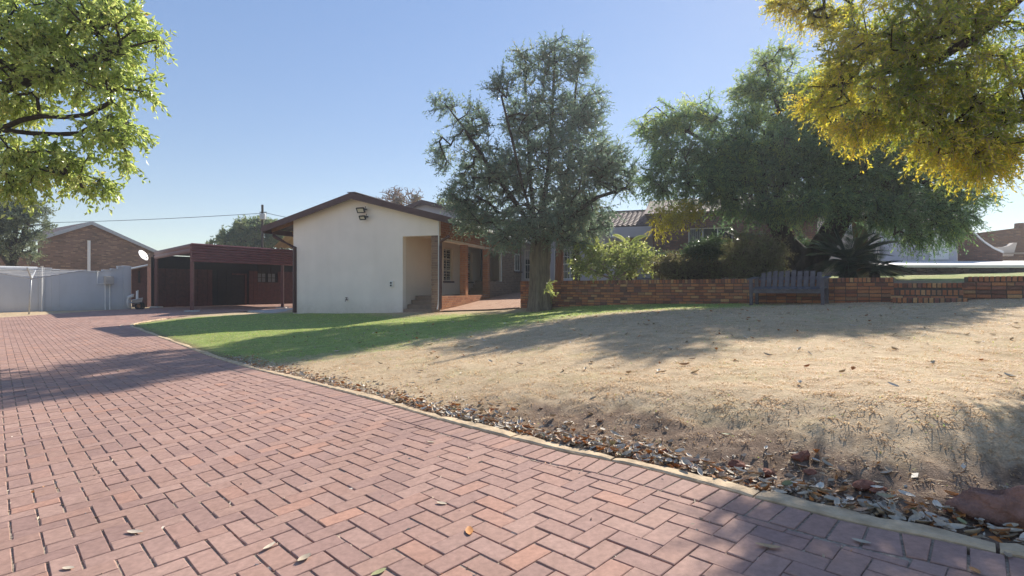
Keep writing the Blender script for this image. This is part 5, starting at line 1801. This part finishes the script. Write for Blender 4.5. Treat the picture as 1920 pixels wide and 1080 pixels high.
trunk_mesh([W_(1505, 520, .2), W_(1480, 470, .5), W_(1455, 420, .6), W_(1432, 370, .6), W_(1412, 330, .55)], [.26, .22, .2, .19, .14], MT['bark_dark'], wt, seed=9, lobes=4, name='leaning_trunk')
trunk_mesh([W_(1618, 520, 2.2), W_(1616, 470, 2.2), W_(1612, 430, 2.2), W_(1605, 395, 2.2)], [.2, .19, .2, .13], MT['bark_orange'], wt, seed=10, lobes=3, name='rear_trunk')
r_ = np.random.default_rng(6)
tg, dd = sample_blobs([Bl(1260, 400, wy - 1.2, 42, 12, .5), Bl(1245, 420, wy - 1.2, 14, 10, .3), Bl(1295, 392, wy - 1, 26, 12, .4)], 46, r_)
leaf_mesh('yellowing_spray', tg, dd, MT['leaf_amber'], wt, r_, twigs=6, per=9, tl=.4, ll=.10, lw=.028, droop=.4, tint1=.7)

# --- yellow-green tree reaching in from the right, close to the camera
yy_ = 6.6
Y_ = lambda px, py, dy=0: P(px, py, float(np.interp(px, [1545, 1620, 1700], [6.6, 5.7, 5.2])) + dy)
yb = np.array((9.6, 8.4, Gp(9.6, 8.4) - .1))
limbs = [[yb, yb + (0, 0, 1.5), yb + (-.2, 0, 2.6), yb + (-.4, -.2, 3.6), yb + (-.5, -.3, 5.2), yb + (-.8, -.3, 7)],
         [yb + (-.3, -.1, 3.0), np.array((6.9, 6.4, 3.0)), Y_(1930, -20), Y_(1840, 60), Y_(1760, 110), Y_(1680, 130), Y_(1600, 150)],
         [yb + (-.2, 0, 2.6), np.array((6.9, 6.3, 1.9)), Y_(1960, 215), Y_(1860, 225), Y_(1790, 240)],
         [np.array((6.9, 6.4, 3.0)), Y_(1900, -120), Y_(1780, -90), Y_(1650, -60), Y_(1560, -10)]]
yv = lambda px: float(np.interp(px, [1545, 1620, 1700], [6.6, 5.7, 5.2]))
blobs = [Bl(px_, py_, yv(px_) + dy_, rx_, ry_, dp_) for (px_, py_, dy_, rx_, ry_, dp_) in (
    (1545, 25, .1, 60, 42, .4), (1480, 5, .2, 40, 16, .3), (1560, 175, -.1, 46, 75, .4), (1610, 100, 0, 70, 70, .4), (1700, 60, 0, 95, 70, .6), (1690, 170, 0, 80, 70, .5),
    (1625, 235, -.1, 50, 40, .3), (1790, 180, 0, 95, 75, .6), (1780, 260, -.1, 80, 40, .4), (1850, 290, -.1, 70, 45, .4), (1880, 230, 0, 60, 60, .5), (1900, 110, .2, 45, 70, .5), (1820, 40, .1, 70, 60, .5), (1750, -50, .1, 160, 40, .5))]
yt, ypos, ytid = tree('yellow_tree', 'close yellow-green fine-leaved branches hanging in from the upper right', 'tree', yb, limbs, blobs, 760, MT['leaf_yellow'], MT['bark_dark'], 31,
                      rmin=.005, rpow=.38, rmax=.16, seg=.3,
                      lk=dict(twigs=8, per=20, tl=.24, ll=.036, lw=.011, droop=.3, out=.8, spread=.8, clump=.6, stick=MT['twig'], stick_r=.003, lit_amber=lambda p: np.clip((1680 - (p[:, 0] / p[:, 1] * F + 960)) / 220, 0, 1) * .6 + np.clip(((540 - p[:, 2] / p[:, 1] * F) - 210) / 120, 0, 1) * .5), power=.45, sag=.15)

# --- bright broad-leaved tree reaching in from the left
ly = 8.6
L_ = lambda px, py, dy=0: P(px, py, ly + dy)
lb = np.array((-10.8, 8.2, -1.35))
limbs = [[lb, lb + (.1, .1, 1.2), lb + (.3, .2, 2.3), lb + (.6, .3, 3.4), lb + (.9, .4, 5), lb + (1.2, .5, 6.6)],
         [lb + (.3, .2, 2.3), L_(-140, 300), L_(-60, 270), L_(0, 243), L_(40, 225), L_(75, 218), L_(120, 220), L_(165, 215), L_(210, 190)],
         [L_(0, 243), L_(60, 250, .1), L_(110, 252, .1), L_(150, 250, .1), L_(190, 228, .1)],
         [lb + (.6, .3, 3.4), L_(-80, 200), L_(-10, 170), L_(40, 155), L_(120, 130), L_(200, 100), L_(290, 75)],
         [lb + (.3, .2, 2.3), L_(-100, 350), L_(0, 300, -.1), L_(60, 315, -.1), L_(120, 320, -.1)],
         [L_(75, 218), L_(70, 185), L_(80, 150)]]
blobs = [Bl(40, 60, ly, 110, 90, 1.0), Bl(150, 60, ly, 100, 70, .9), Bl(230, 50, ly + .2, 60, 60, .7), Bl(290, 70, ly + .2, 38, 18, .4), Bl(120, 140, ly, 110, 45, .8), Bl(220, 150, ly, 60, 55, .6), Bl(265, 170, ly, 22, 16, .3),
         Bl(200, 240, ly, 60, 40, .6), Bl(235, 290, ly, 20, 16, .3), Bl(60, 290, ly - .1, 75, 42, .6), Bl(30, 340, ly - .2, 50, 30, .5), Bl(130, 315, ly, 70, 36, .6), Bl(180, 345, ly, 34, 18, .4), Bl(20, 180, ly, 60, 30, .6), Bl(-90, 120, ly, 90, 160, 1.0)]
tree('leafy_tree', 'sunlit light green broad-leaved tree reaching in from the upper left', 'tree', lb, limbs, blobs, 560, MT['leaf_left'], MT['bark_dark'], 41,
     rmin=.008, rpow=.44, rmax=.2, seg=.3, lk=dict(twigs=5, per=11, tl=.32, ll=.085, lw=.042, droop=.35, out=.7, spread=.8, clump=.35, fold=.35, stick=MT['bark_dark'], stick_r=.004), power=.5)

# --- trees behind
def simple_tree(name, label, base_px, y, blobs_px, nt, leaf, seed, lk, bark='bark_dark', ground=-1.1, grp=None):
    b = P(base_px[0], 540, y); b[2] = ground
    bl = [Bl(px, py, y + dy, rx, ry, dp) for (px, py, dy, rx, ry, dp) in blobs_px]
    top = np.array(bl[0][:3])
    limbs = [[b, b + (top - b) * .35 + (0, 0, .2), b + (top - b) * .7, top]] + [[b + (top - b) * .5, np.array(q[:3])] for q in bl[1:]]
    return tree(name, label, 'tree', b, limbs, bl, nt, MT[leaf], MT[bark], seed, rmin=.02, rpow=.45, rmax=.25, seg=.6, lk=lk, group=grp)


simple_tree('olive_tree', 'dense silvery green tree behind the grey wall at the left edge', (20, 0), 29, [(30, 420, 0, 50, 45, 1.4), (-30, 430, 0, 60, 60, 1.6), (45, 460, -.3, 34, 32, .9), (60, 395, 0, 28, 22, .8), (10, 385, .3, 50, 28, 1.1), (-70, 380, 0, 60, 70, 1.6)], 420, 'leaf_olive', 51,
            dict(twigs=8, per=10, tl=.5, ll=.13, lw=.05, droop=.05, out=.8, spread=.8))
simple_tree('bushy_tree', 'pale sunlit bushy green tree behind the carport roof', (480, 0), 46, [(480, 435, 0, 50, 24, 2.2), (430, 445, -.4, 30, 16, 1.2), (520, 440, 0, 32, 24, 1.4), (450, 460, -.6, 50, 20, 1.6), (400, 462, -.3, 16, 8, .6), (525, 462, -.5, 30, 24, 1.2), (495, 425, 0, 30, 14, 1.3)], 430, 'leaf_back', 52,
            dict(twigs=7, per=9, tl=.45, ll=.2, lw=.085, droop=.05, out=.8, spread=.8))
simple_tree('far_tree', 'olive green tree top showing between the gable and the tall tree', (835, 0), 44, [(840, 390, 0, 32, 20, 1.3), (815, 392, 0, 18, 11, .8), (868, 395, 0, 26, 18, 1.1)], 110, 'leaf_back', 53,
            dict(twigs=6, per=9, tl=.45, ll=.2, lw=.08, droop=.05, out=.8))
simple_tree('amber_tree', 'yellow sunlit foliage glowing between the dark trunks behind the wall', (1475, 0), 24, [(1478, 420, 0, 34, 32, 1.0), (1500, 455, 0, 26, 22, .8), (1450, 440, 0, 20, 20, .7)], 170, 'leaf_shrub', 54,
            dict(twigs=7, per=9, tl=.45, ll=.14, lw=.06, droop=.2, tint0=.3), ground=.4)
# leafless tree behind the ridge
r_ = np.random.default_rng(60)
bt = P(745, 540, 40); bt[2] = -.8
bare = empty('bare_tree', bt, 'bare twiggy winter tree behind the roof ridge', 'tree')
tg, _ = sample_blobs([Bl(745, 375, 40, 40, 26, 1.4), Bl(715, 382, 40, 22, 18, .8), Bl(778, 372, 40, 20, 22, .8), Bl(745, 364, 40, 16, 16, .8)], 800, r_, .5)
pos, par, w, tid, nl = grow([[bt, P(745, 440, 40), P(745, 410, 40), P(747, 380, 40)], [P(745, 440, 40), P(720, 400, 40)], [P(745, 440, 40), P(775, 400, 40), P(780, 375, 40)]], tg, r_, .4)
branch_mesh('branches', pos, par, np.clip(.016 * np.maximum(w, 1) ** .42, .016, .15), MT['twig'], bare, 5)
leaf_mesh('dry_leaves', pos[tid][:70], dirs_of(pos, par, tid)[:70], MT['leaf_brown'], bare, r_, twigs=3, per=4, tl=.4, ll=.14, lw=.06)


# --- shrubs and palms on the terrace
def zter(p):
    q = np.array(p[:2]) - W0
    return WTOP - .13 + .036 * max(0., -(q @ WN))


def shrub(name, label, px, y, blobs_px, nt, leaf, seed, lk, stems=5, bark='twig', cat='shrub', rmin=.006, zb=None):
    b = P(px, 520, y); b[2] = zter(b) if zb is None else zb
    bl = [Bl(a, c, y + dy, rx, ry, dp) for (a, c, dy, rx, ry, dp) in blobs_px]
    r = np.random.default_rng(seed)
    limbs = [[b, b + (0, 0, .15)]]
    for k in range(stems):
        t = np.array(bl[k % len(bl)][:3]) + r.normal(size=3) * .12
        limbs.append([b + (0, 0, .1), b + (t - b) * .5 + r.normal(size=3) * .05, t])
    return tree(name, label, cat, b, limbs, bl, nt, MT[leaf], MT[bark], seed, rmin=rmin, rpow=.42, rmax=.06, seg=.2, lk=lk)


shrub('lime_shrub', 'open lime green shrub with pale twigs above the brick wall', 1150, 16.9, [(1110, 480, 0, 38, 28, .5), (1165, 478, .2, 40, 30, .6), (1205, 490, 0, 34, 22, .5), (1140, 505, 0, 60, 20, .5), (1085, 500, 0, 18, 20, .3), (1100, 460, .2, 30, 14, .4)], 300, 'leaf_shrub', 71, dict(twigs=4, per=6, tl=.24, ll=.085, lw=.048, droop=.05, out=.6, spread=.9), 9)
shrub('topiary_shrub', 'dark rounded shrub on a bare stem before the brick wing window', 1340, 16.6, [(1325, 472, 0, 40, 20, .6), (1355, 478, .2, 34, 22, .6), (1300, 478, 0, 24, 16, .4), (1340, 460, 0, 26, 14, .4)], 240, 'leaf_dark', 72, dict(twigs=6, per=8, tl=.27, ll=.085, lw=.035, droop=.0, out=.7), 6, 'bark_dark')
shrub('brown_hedge', 'low brownish hedge behind the brick wall coping', 1280, 15.9, [(1260, 505, 0, 34, 18, .5), (1295, 508, 0, 40, 17, .5), (1330, 512, 0, 34, 12, .4), (1255, 492, .1, 24, 10, .3)], 260, 'leaf_brown', 73, dict(twigs=6, per=8, tl=.32, ll=.065, lw=.03, droop=0, out=.7), 8, 'bark_dark')
shrub('ochre_shrub', 'dull yellow-green shrub under the spreading tree left of the bench', 1410, 15.2, [(1405, 470, 0, 40, 26, .6), (1440, 480, .1, 26, 30, .5), (1385, 490, 0, 22, 26, .5), (1425, 505, 0, 40, 18, .5)], 260, 'leaf_brown', 74, dict(twigs=6, per=9, tl=.42, ll=.075, lw=.035, droop=.05, out=.7, tint0=.35), 8, 'bark_dark')
shrub('shade_shrub', 'deep green shrub in the shade between the leaning trunks', 1470, 17.4, [(1470, 485, 0, 50, 28, .8), (1430, 500, 0, 40, 20, .7), (1505, 480, .2, 30, 34, .7)], 260, 'leaf_dark', 75, dict(twigs=6, per=8, tl=.3, ll=.10, lw=.045, droop=.1, out=.7), 6, 'bark_dark')
shrub('corner_shrub', 'dark green shrub at the corner of the brick wing', 1240, 19.5, [(1240, 495, 0, 26, 20, .6), (1265, 505, 0, 24, 14, .5)], 130, 'leaf_dark', 76, dict(twigs=6, per=8, tl=.25, ll=.09, lw=.04, droop=0, out=.7), 5, 'bark_dark')


def fronds(name, label, c, n, L, seed, mat='leaf_palm', up=.6, width=.035, pair=34, lean=.0, pl=.32):
    """palm or cycad: arching ribs with paired leaflets"""
    r = np.random.default_rng(seed)
    root = empty(name, c, label, 'palm')
    V = []; Fq = []; T = []
    ribs = MB()
    for k in range(n):
        a = 2 * math.pi * k / n + r.normal() * .2; e = up + r.normal() * .3
        e = min(max(e, -.1), 1.45)
        d = np.array((math.cos(a) * math.cos(e), math.sin(a) * math.cos(e), math.sin(e)))
        l_ = L * (.75 + .4 * r.random())
        ps = []
        for t in np.linspace(0, 1, 9):
            p = np.array(c) + d * l_ * t; p[2] -= .38 * l_ * t * t * math.cos(e); ps.append(p)
        ribs.tube(ps, list(np.linspace(.014, .004, 9)), 4)
        side = np.cross(d, (0, 0, 1)); side /= np.linalg.norm(side) + 1e-6
        tint = r.random() * .6
        for i in range(pair):
            t = .12 + .88 * i / pair
            f = t * 8; j = min(int(f), 7); p = ps[j] + (ps[j + 1] - ps[j]) * (f - j)
            dr = (ps[j + 1] - ps[j]); dr /= np.linalg.norm(dr)
            ll = pl * l_ * (math.sin(math.pi * min(.98, .12 + t * .85))) + .04
            for sg in (-1, 1):
                q = side * sg * .85 + dr * .6 + np.array((0, 0, .12)); q /= np.linalg.norm(q)
                b = np.cross(q, (0, 0, 1)); b /= np.linalg.norm(b) + 1e-6
                o = len(V)
                V += [p, p + q * ll * .4 + b * width / 2, p + q * ll - np.array((0, 0, .05 * ll)), p + q * ll * .4 - b * width / 2]
                T += [tint + .4 * r.random()] * 4
                Fq += [(o, o + 1, o + 2), (o, o + 2, o + 3)]
    ribs.build('rib', MT['leaf_palm'] if mat == 'leaf_palm' else MT['twig'], root)
    np_mesh('frond', np.array(V), np.array(Fq), MT[mat], root, attrs={'tint': np.array(T)})
    return root


def stem(root, c, h, r0, mat='bark_dark'):
    mb = MB(); mb.tube([(c[0], c[1], c[2] - h), (c[0], c[1], c[2] - h / 2), c], [r0 * 1.2, r0, r0 * 1.1], 10); mb.build('stem', MT[mat], root)


c = P(1590, 490, 15.0); rt = fronds('cycad', 'large dark cycad with stiff fronds to the right of the bench', c, 40, 1.35, 81, up=.45, width=.022, pair=44); stem(rt, c, c[2] - zter(c), .2)
c = P(1640, 505, 14.4); rt = fronds('cycad', 'smaller low cycad with shiny fronds beside the gap in the wall', c, 26, .9, 82, up=.35, width=.02, pair=40); stem(rt, c, max(.1, c[2] - zter(c)), .12)
c = P(1180, 462, 19.5); rt = fronds('fan_palm', 'small yellow-green palm behind the lime shrub', c, 13, .9, 83, 'leaf_shrub', .4); stem(rt, c, c[2] - zter(c), .1)
c = P(1390, 452, 17.5); rt = fronds('spiky_palm', 'small blue-green spiky palm beside the rounded dark shrub', c, 16, .8, 84, up=.5); stem(rt, c, c[2] - zter(c), .08)
# slim trunks between the tall tree and the house
for (px, y, r0, zt_, lab, lean) in ((1048, 20.5, .15, 455, 'orange-brown slim trunk just right of the tall tree', 4), (1081, 22.5, .14, 480, 'dark brown slim trunk before the white plaster wall', 0)):
    b = P(px, 530, y); b[2] = zter(b)
    root = empty('slim_tree', b, lab, 'tree', None)
    tp = P(px + lean, 400, y)
    trunk_mesh([b - (0, 0, .1), b + (tp - b) * .3, b + (tp - b) * .6, tp], [r0 * 1.2, r0, r0 * .95, r0 * .7], MT['bark_orange'] if lean else MT['bark_dark'], root, n=14, lobes=3, amp=.06)
    r_ = np.random.default_rng(px)
    tg, dd = sample_blobs([Bl(px + lean, 395, y, 40, 26, .9)], 60, r_)
    leaf_mesh('crown', tg, dd, MT['leaf_mid'], root, r_, twigs=6, per=8, tl=.5, ll=.11, lw=.04)

# ------------------------------------------------------------------ lawn grass, litter, stones
def scatter(n, x0, x1, y0, y1, r):
    return x0 + (x1 - x0) * r.random(n), y0 + (y1 - y0) * r.random(n)


r_ = np.random.default_rng(90)
GXs = []; GYs = []; GS = []
for (n, x0, x1, y0, y1, sc_) in ((230000, -1.2, 5, 1.7, 5.2, .9), (90000, -4, 8.5, 5.2, 9, 1.35), (85000, -9, 11, 9, 14, 1.9), (45000, -12, 4, 14, 20.5, 2.5), (14000, 1, 11, 10.5, 17.5, 2.3)):
    x, y = scatter(n, x0, x1, y0, y1, r_)
    m = (np.abs(x) < y * 1.02 + .4)
    x, y = x[m], y[m]
    d, _ = seg_dist(x, y, KL)
    ins_ = inside(x, y, DRIVE)
    behind = ((x - W0[0]) * -WN[0] + (y - W0[1]) * -WN[1] > -.05) & (x > .2)
    hx = (x - HO[0]) * A_[0] + (y - HO[1]) * A_[1]; hy = (x - HO[0]) * B_[0] + (y - HO[1]) * B_[1]
    inhouse = (hy > -.03) & (hx > -3.3)
    b = bankness(x, y)
    cl = vnoise(x, y, 5.5)
    pr = np.clip((d - .13) / .5, 0.05, 1) * (.36 + .34 * cl)
    pr = np.where((b > .3) & (d < .85), .24 + .6 * np.clip(vnoise(x, y, 11), -.25, 1), pr)
    pr = np.where((b > .3) & (d < .34), .06, pr)
    k = (~ins_) & (~behind) & (~inhouse) & (d > .1) & (r_.random(len(x)) < pr)
    GXs.append(x[k]); GYs.append(y[k]); GS.append(np.full(k.sum(), sc_))
x = np.concatenate(GXs); y = np.concatenate(GYs); s_ = np.concatenate(GS)
z = G(x, y)
n = len(x)
dist, _ = seg_dist(x, y, KL)
bz_ = bankness(x, y) * (dist < 1.0)
h = (.010 + .017 * r_.random(n)) * (s_ ** .4) * (.7 + .8 * np.clip(vnoise(x, y, 8), -.3, 1)) * (1 - .3 * bz_)
wd = (.0022 + .0018 * r_.random(n)) * s_ ** 1.15
az = r_.random(n) * 2 * math.pi
lean = 1.5 + 1.9 * r_.random(n)
gm = greenmask(x, y)
isg = r_.random(n) < np.clip(gm * (1.1 + .9 * vnoise(x, y, 7)) + .02 + .3 * np.clip(vnoise(y, x, 4.1) - .55, 0, 1), 0, .92)
h = np.where(isg, h * 1.1, h); lean = np.where(isg, lean * .7, lean)
bx_, by_ = np.cos(az), np.sin(az)
base = np.stack([x, y, z - .004], 1)
side = np.stack([-by_, bx_, np.zeros(n)], 1) * wd[:, None]
mid = base + np.stack([bx_ * h * lean * .45, by_ * h * lean * .45, h * .55], 1)
tip = base + np.stack([bx_ * h * lean, by_ * h * lean, h * (1.05 - .14 * lean)], 1)
V = np.stack([base - side, base + side, mid + side * .8, mid - side * .8, tip], 1)
i = np.arange(n)[:, None] * 5
Fq = np.concatenate([i + np.array([[0, 1, 2]]), i + np.array([[0, 2, 3]]), i + np.array([[3, 2, 4]])], 0)
cn = np.clip(.5 + .4 * vnoise(x, y, 3.1) + .4 * vnoise(y, x, 13), 0, 1)
tint = np.where(isg, .66 + .32 * r_.random(n), np.clip(.05 + .35 * cn + .22 * r_.random(n) - .12 * bz_, .0, .6))
tag(np_mesh('lawn_grass', V.reshape(-1, 3), Fq, MT['grass'], attrs={'tint': np.repeat(tint, 5)}), 'short dry straw grass turning green towards the house', 'grass', kind='stuff')


def leaf_geo(l, w, curl, r):
    """curled dry leaf, 3 x 5 vertices"""
    V = []; Fs = []
    for i in range(5):
        t = i / 4
        ww = w * math.sin(math.pi * (.06 + .88 * t)) ** .8
        for j in (-1, 0, 1):
            V.append(((t - .5) * l, j * ww / 2, .004 + curl * (abs(j) * .5 * ww + (t - .5) ** 2 * l * .9) + (0 if j else -.002)))
    for i in range(4):
        for j in range(2):
            o = i * 3 + j
            Fs.append((o, o + 1, o + 4, o + 3))
    return V, Fs


LM = []
for k in range(6):
    V, Fs = leaf_geo(.062 + .012 * (k % 3), .030 + .005 * (k % 2), .35 + .22 * (k % 4), random)
    me = bpy.data.meshes.new('dry_leaf'); me.from_pydata(V, [], Fs); me.materials.append(MT['litter'])
    me.polygons.foreach_set('use_smooth', [True] * len(me.polygons))
    LM.append((me, V, Fs))


def put_leaf(p, k, rotz, tilt_, sc_, label, group=None, zs=1.0):
    o = bpy.data.objects.new('fallen_leaf', LM[k][0]); COL.objects.link(o)
    o.location = (p[0], p[1], p[2] + CZ); o.rotation_euler = (tilt_[0], tilt_[1], rotz); o.scale = (sc_, sc_, sc_ * zs)
    return tag(o, label, 'leaf', group)


# single leaves lying on the paving
for k, (px, py, lab) in enumerate([(828, 945, 'yellow-green curled leaf on the paving near the middle'), (880, 998, 'small olive leaf on the paving below the middle leaf'), (505, 1027, 'long pale leaf on the paving, left of centre at the bottom'), (571, 1050, 'short buff leaf on the paving beside the long pale leaf'), (710, 1075, 'buff leaf cut by the bottom edge of the photo'),
                                  (253, 1000, 'thin dark leaf on the sunlit paving at lower left'), (128, 1067, 'curled tan leaf on the paving in the lower left corner'), (1615, 1018, 'pale green leaf on the shaded border bricks'), (1440, 1028, 'brown curled leaf on the shaded paving at lower right'), (1828, 1074, 'white dry leaf near the lower right corner'),
                                  (1890, 1042, 'papery white leaf on the kerb at the right edge'), (222, 695, 'brown leaf in the shadow band across the drive'), (808, 830, 'tiny orange leaf on the paving near the kerb')]):
    p = on_paving(px, py)
    put_leaf((p[0], p[1], float(zd(*p)) + .003), k % 6, random.random() * 6, (0, .03), .75 + .3 * random.random(), lab, zs=.45)
# drift along the kerb
cand = []
tries = 0
while len(cand) < 1000 and tries < 60000:
    tries += 1
    sk = acc[2] * 0 + r_.uniform(10, 27)
    p, si = along(min(sk, acc[-1] - 6)); nrm = -seg_normal(si)[1]
    if p[1] < 1.2 or p[1] > 9: continue
    dd = abs(r_.normal()) * .10 + .11 + (.45 * r_.random() if r_.random() < .12 else 0)
    dens = np.clip((p[0] + 1.8) / 2.2, .08, 1) * (.55 + .45 * math.sin(sk * 2.3) ** 2)
    if r_.random() > dens or dd > .75: continue
    q = p + nrm * dd
    cand.append((q[0], q[1]))
xs, ys = scatter(420, -5, 9, 3.2, 14, r_)
d_, _ = seg_dist(xs, ys, KL); ok_ = (~inside(xs, ys, DRIVE)) & (d_ > .5) & (((xs - W0[0]) * -WN[0] + (ys - W0[1]) * -WN[1]) < -.3) & (np.abs(xs) < ys)
cand = np.array(cand + list(zip(xs[ok_], ys[ok_])))
cz = G(cand[:, 0], cand[:, 1])
od = np.argsort(np.hypot(cand[:, 0], cand[:, 1]) + np.where(np.abs(cand[:, 0]) > cand[:, 1] * .97, 50, 0))
lit = MB()
dk_, _ = seg_dist(cand[:, 0], cand[:, 1], KL)
for rank, i in enumerate(od):
    p = (cand[i, 0], cand[i, 1], cz[i] + .006 + .018 * random.random() * (dk_[i] < .5))
    k = random.randrange(6); rz = random.random() * 6.28; tl = ((random.random() - .5) * .9, (random.random() - .5) * .9); sc_ = .55 + .5 * random.random()
    if dk_[i] > .8: sc_ *= 1.1
    if rank < 285 and dk_[i] < .8:
        put_leaf(p, k, rz, tl, sc_, 'dry curled leaf in the drift of litter between kerb and bank', 'leaves drifted along the kerb')
    else:
        R_ = Matrix.Translation(p) @ Euler((tl[0], tl[1], rz)).to_matrix().to_4x4() @ Matrix.Scale(sc_, 4)
        lit.tint = random.random() + 1e-4
        lit.add([tuple(R_ @ Vector(v)) for v in LM[k][1]], LM[k][2])
tag(lit.build('leaf_litter', MT['litter'], None, smooth=True), 'scattered dry leaves along the bank and over the lawn', 'leaves', kind='stuff')
# crumbs of straw and chips on the soil strip
n = 9000
sk = r_.uniform(10, 27, n); V = []; Fq = []; T = []
for k in range(n):
    p, si = along(min(sk[k], acc[-1] - 6))
    if p[1] < 1.0 or p[1] > 9: continue
    q = p - seg_normal(si)[1] * (.09 + abs(r_.normal()) * .2)
    V.append(q)
V = np.array(V); zz = G(V[:, 0], V[:, 1]); m = len(V)
c3 = np.c_[V, zz + .004]
d1 = r_.normal(size=(m, 3)) * .011; d1[:, 2] *= .4; d2 = r_.normal(size=(m, 3)) * .006
VV = np.stack([c3 - d1, c3 + d2, c3 + d1, c3 - d2], 1)
i = np.arange(m)[:, None] * 4
tag(np_mesh('straw_crumbs', VV.reshape(-1, 3), np.concatenate([i + np.array([[0, 1, 2]]), i + np.array([[0, 2, 3]])]), MT['litter'], attrs={'tint': np.repeat(r_.random(m) * .8, 4)}), 'fine straw and leaf crumbs on the soil strip', 'litter', kind='stuff')


def rock(name, c, size, seed, mat, label=None, cat=None, flat=.7, sub=3, rot=0.):
    r = random.Random(seed)
    bm = bmesh.new(); bmesh.ops.create_icosphere(bm, subdivisions=sub, radius=1)
    ph = [r.random() * 6 for _ in range(8)]
    for v in bm.verts:
        x, y, z = v.co
        m = 1 + .16 * math.sin(2.3 * x + ph[0] + 1.4 * math.sin(2.1 * y + ph[1])) + .12 * math.sin(3.7 * y + ph[2] + 2 * z) + .07 * math.sin(7.3 * z + 5 * x + ph[3]) + .04 * math.sin(13 * x + 11 * y + ph[4]) + (.018 * math.sin(29 * x + 3 * math.sin(17 * y + 9 * z)) + .014 * math.sin(41 * z + 23 * y + 2 * math.sin(31 * x)) if sub > 3 else 0)
        # chop into facets
        for k in range(5):
            a = ph[k]; nrm = Vector((math.cos(a * 2), math.sin(a * 3), math.sin(a))).normalized()
            dd = v.co.dot(nrm)
            if dd > .72: m *= .72 / dd + .0 * dd
        v.co *= m
        v.co = Vector((v.co.x * size[0], v.co.y * size[1], v.co.z * size[2]))
    bmesh.ops.rotate(bm, verts=bm.verts, cent=(0, 0, 0), matrix=Matrix.Rotation(rot, 3, 'Z'))
    bmesh.ops.translate(bm, verts=bm.verts, vec=(c[0], c[1], c[2] + CZ))
    me = bpy.data.meshes.new(name); bm.to_mesh(me); bm.free()
    if sub > 2: me.polygons.foreach_set('use_smooth', [True] * len(me.polygons))
    return tag(mesh_obj(name, me, MT[mat]), label, cat)


c = on_paving(1885, 985)
rock('boulder', (2.03, 2.13, -.90), (.20, .13, .115), 4, 'rock', 'rough red-brown boulder at the right edge beside the kerb', 'boulder', sub=5, rot=-.5)
for k, (px, py, y, sz, lab) in enumerate([(1382, 842, 2.93, .035, 'angular red stone in the bank above the orange leaves'), (1435, 868, 2.8, .032, 'rounded orange-red stone low in the bank'), (1502, 818, 2.9, .042, 'pale pinkish stone half buried at the bank top'), (1620, 885, 2.55, .04, 'brown stone under the lip of the bank'), (1650, 895, 2.5, .03, 'small dark stone beside the brown stone in the bank'), (1520, 840, 2.75, .025, 'small dark red stone under the pale pinkish stone'), (1795, 922, 2.25, .045, 'tan stone close to the left side of the boulder'), (1250, 800, 3.2, .025, 'small red stone in the middle of the bank')]):
    p = P(px, py, y); p[2] = Gp(p[0], p[1]) + sz * .3
    rock('stone', p, (sz * 1.3, sz, sz * .8), 20 + k, 'stone', lab, 'stone', sub=2)
# scattered far leaves on the paving and weeds in the joints
n = 6500
V = []; T = []
for k in range(n):
    u0 = r_.integers(-120, 40); v0 = r_.integers(-40, 60)
    p = lat(u0 + (r_.random() if k % 2 else 0), v0 + (0 if k % 2 else r_.random()))
    V.append(p)
V = np.array(V); ok_ = inside(V[:, 0], V[:, 1], DRIVE) & (V[:, 1] > 1.8) & (np.abs(V[:, 0]) < V[:, 1]); V = V[ok_]
m = len(V)
c3 = np.c_[V, zd(V[:, 0], V[:, 1]) - .003]
d1 = r_.normal(size=(m, 3)) * .008; d2 = r_.normal(size=(m, 3)) * .005; d1[:, 2] = abs(d1[:, 2]) * .5; d2[:, 2] = abs(d2[:, 2])
VV = np.stack([c3 - d1, c3 + d2, c3 + d1, c3 - d2], 1)
i = np.arange(m)[:, None] * 4
tag(np_mesh('joint_grit', VV.reshape(-1, 3), np.concatenate([i + np.array([[0, 1, 2]]), i + np.array([[0, 2, 3]])]), MT['litter'], attrs={'tint': np.repeat(r_.random(m) * .7, 4)}), 'fine grit and dry bits in the paving joints', 'grit', kind='stuff')

# ------------------------------------------------------------------ thin scattering volume, added to lift the shade with sun scatter
hm = bpy.data.materials.new('fill_haze_air'); hm.use_nodes = True
hn = hm.node_tree
for n_ in list(hn.nodes): hn.nodes.remove(n_)
ho = hn.nodes.new('ShaderNodeOutputMaterial'); hv = hn.nodes.new('ShaderNodeVolumePrincipled')
hv.inputs['Color'].default_value = (.86, .92, 1.0, 1)
hv.inputs['Density'].default_value = 0.0014
hv.inputs['Anisotropy'].default_value = 0.45
hn.links.new(hv.outputs[0], ho.inputs['Volume'])
mb = MB(); mb.box(-75, 75, -12, 95, -3.2, 13.5)
mb.build('fill_haze', hm, None, kind='stuff')
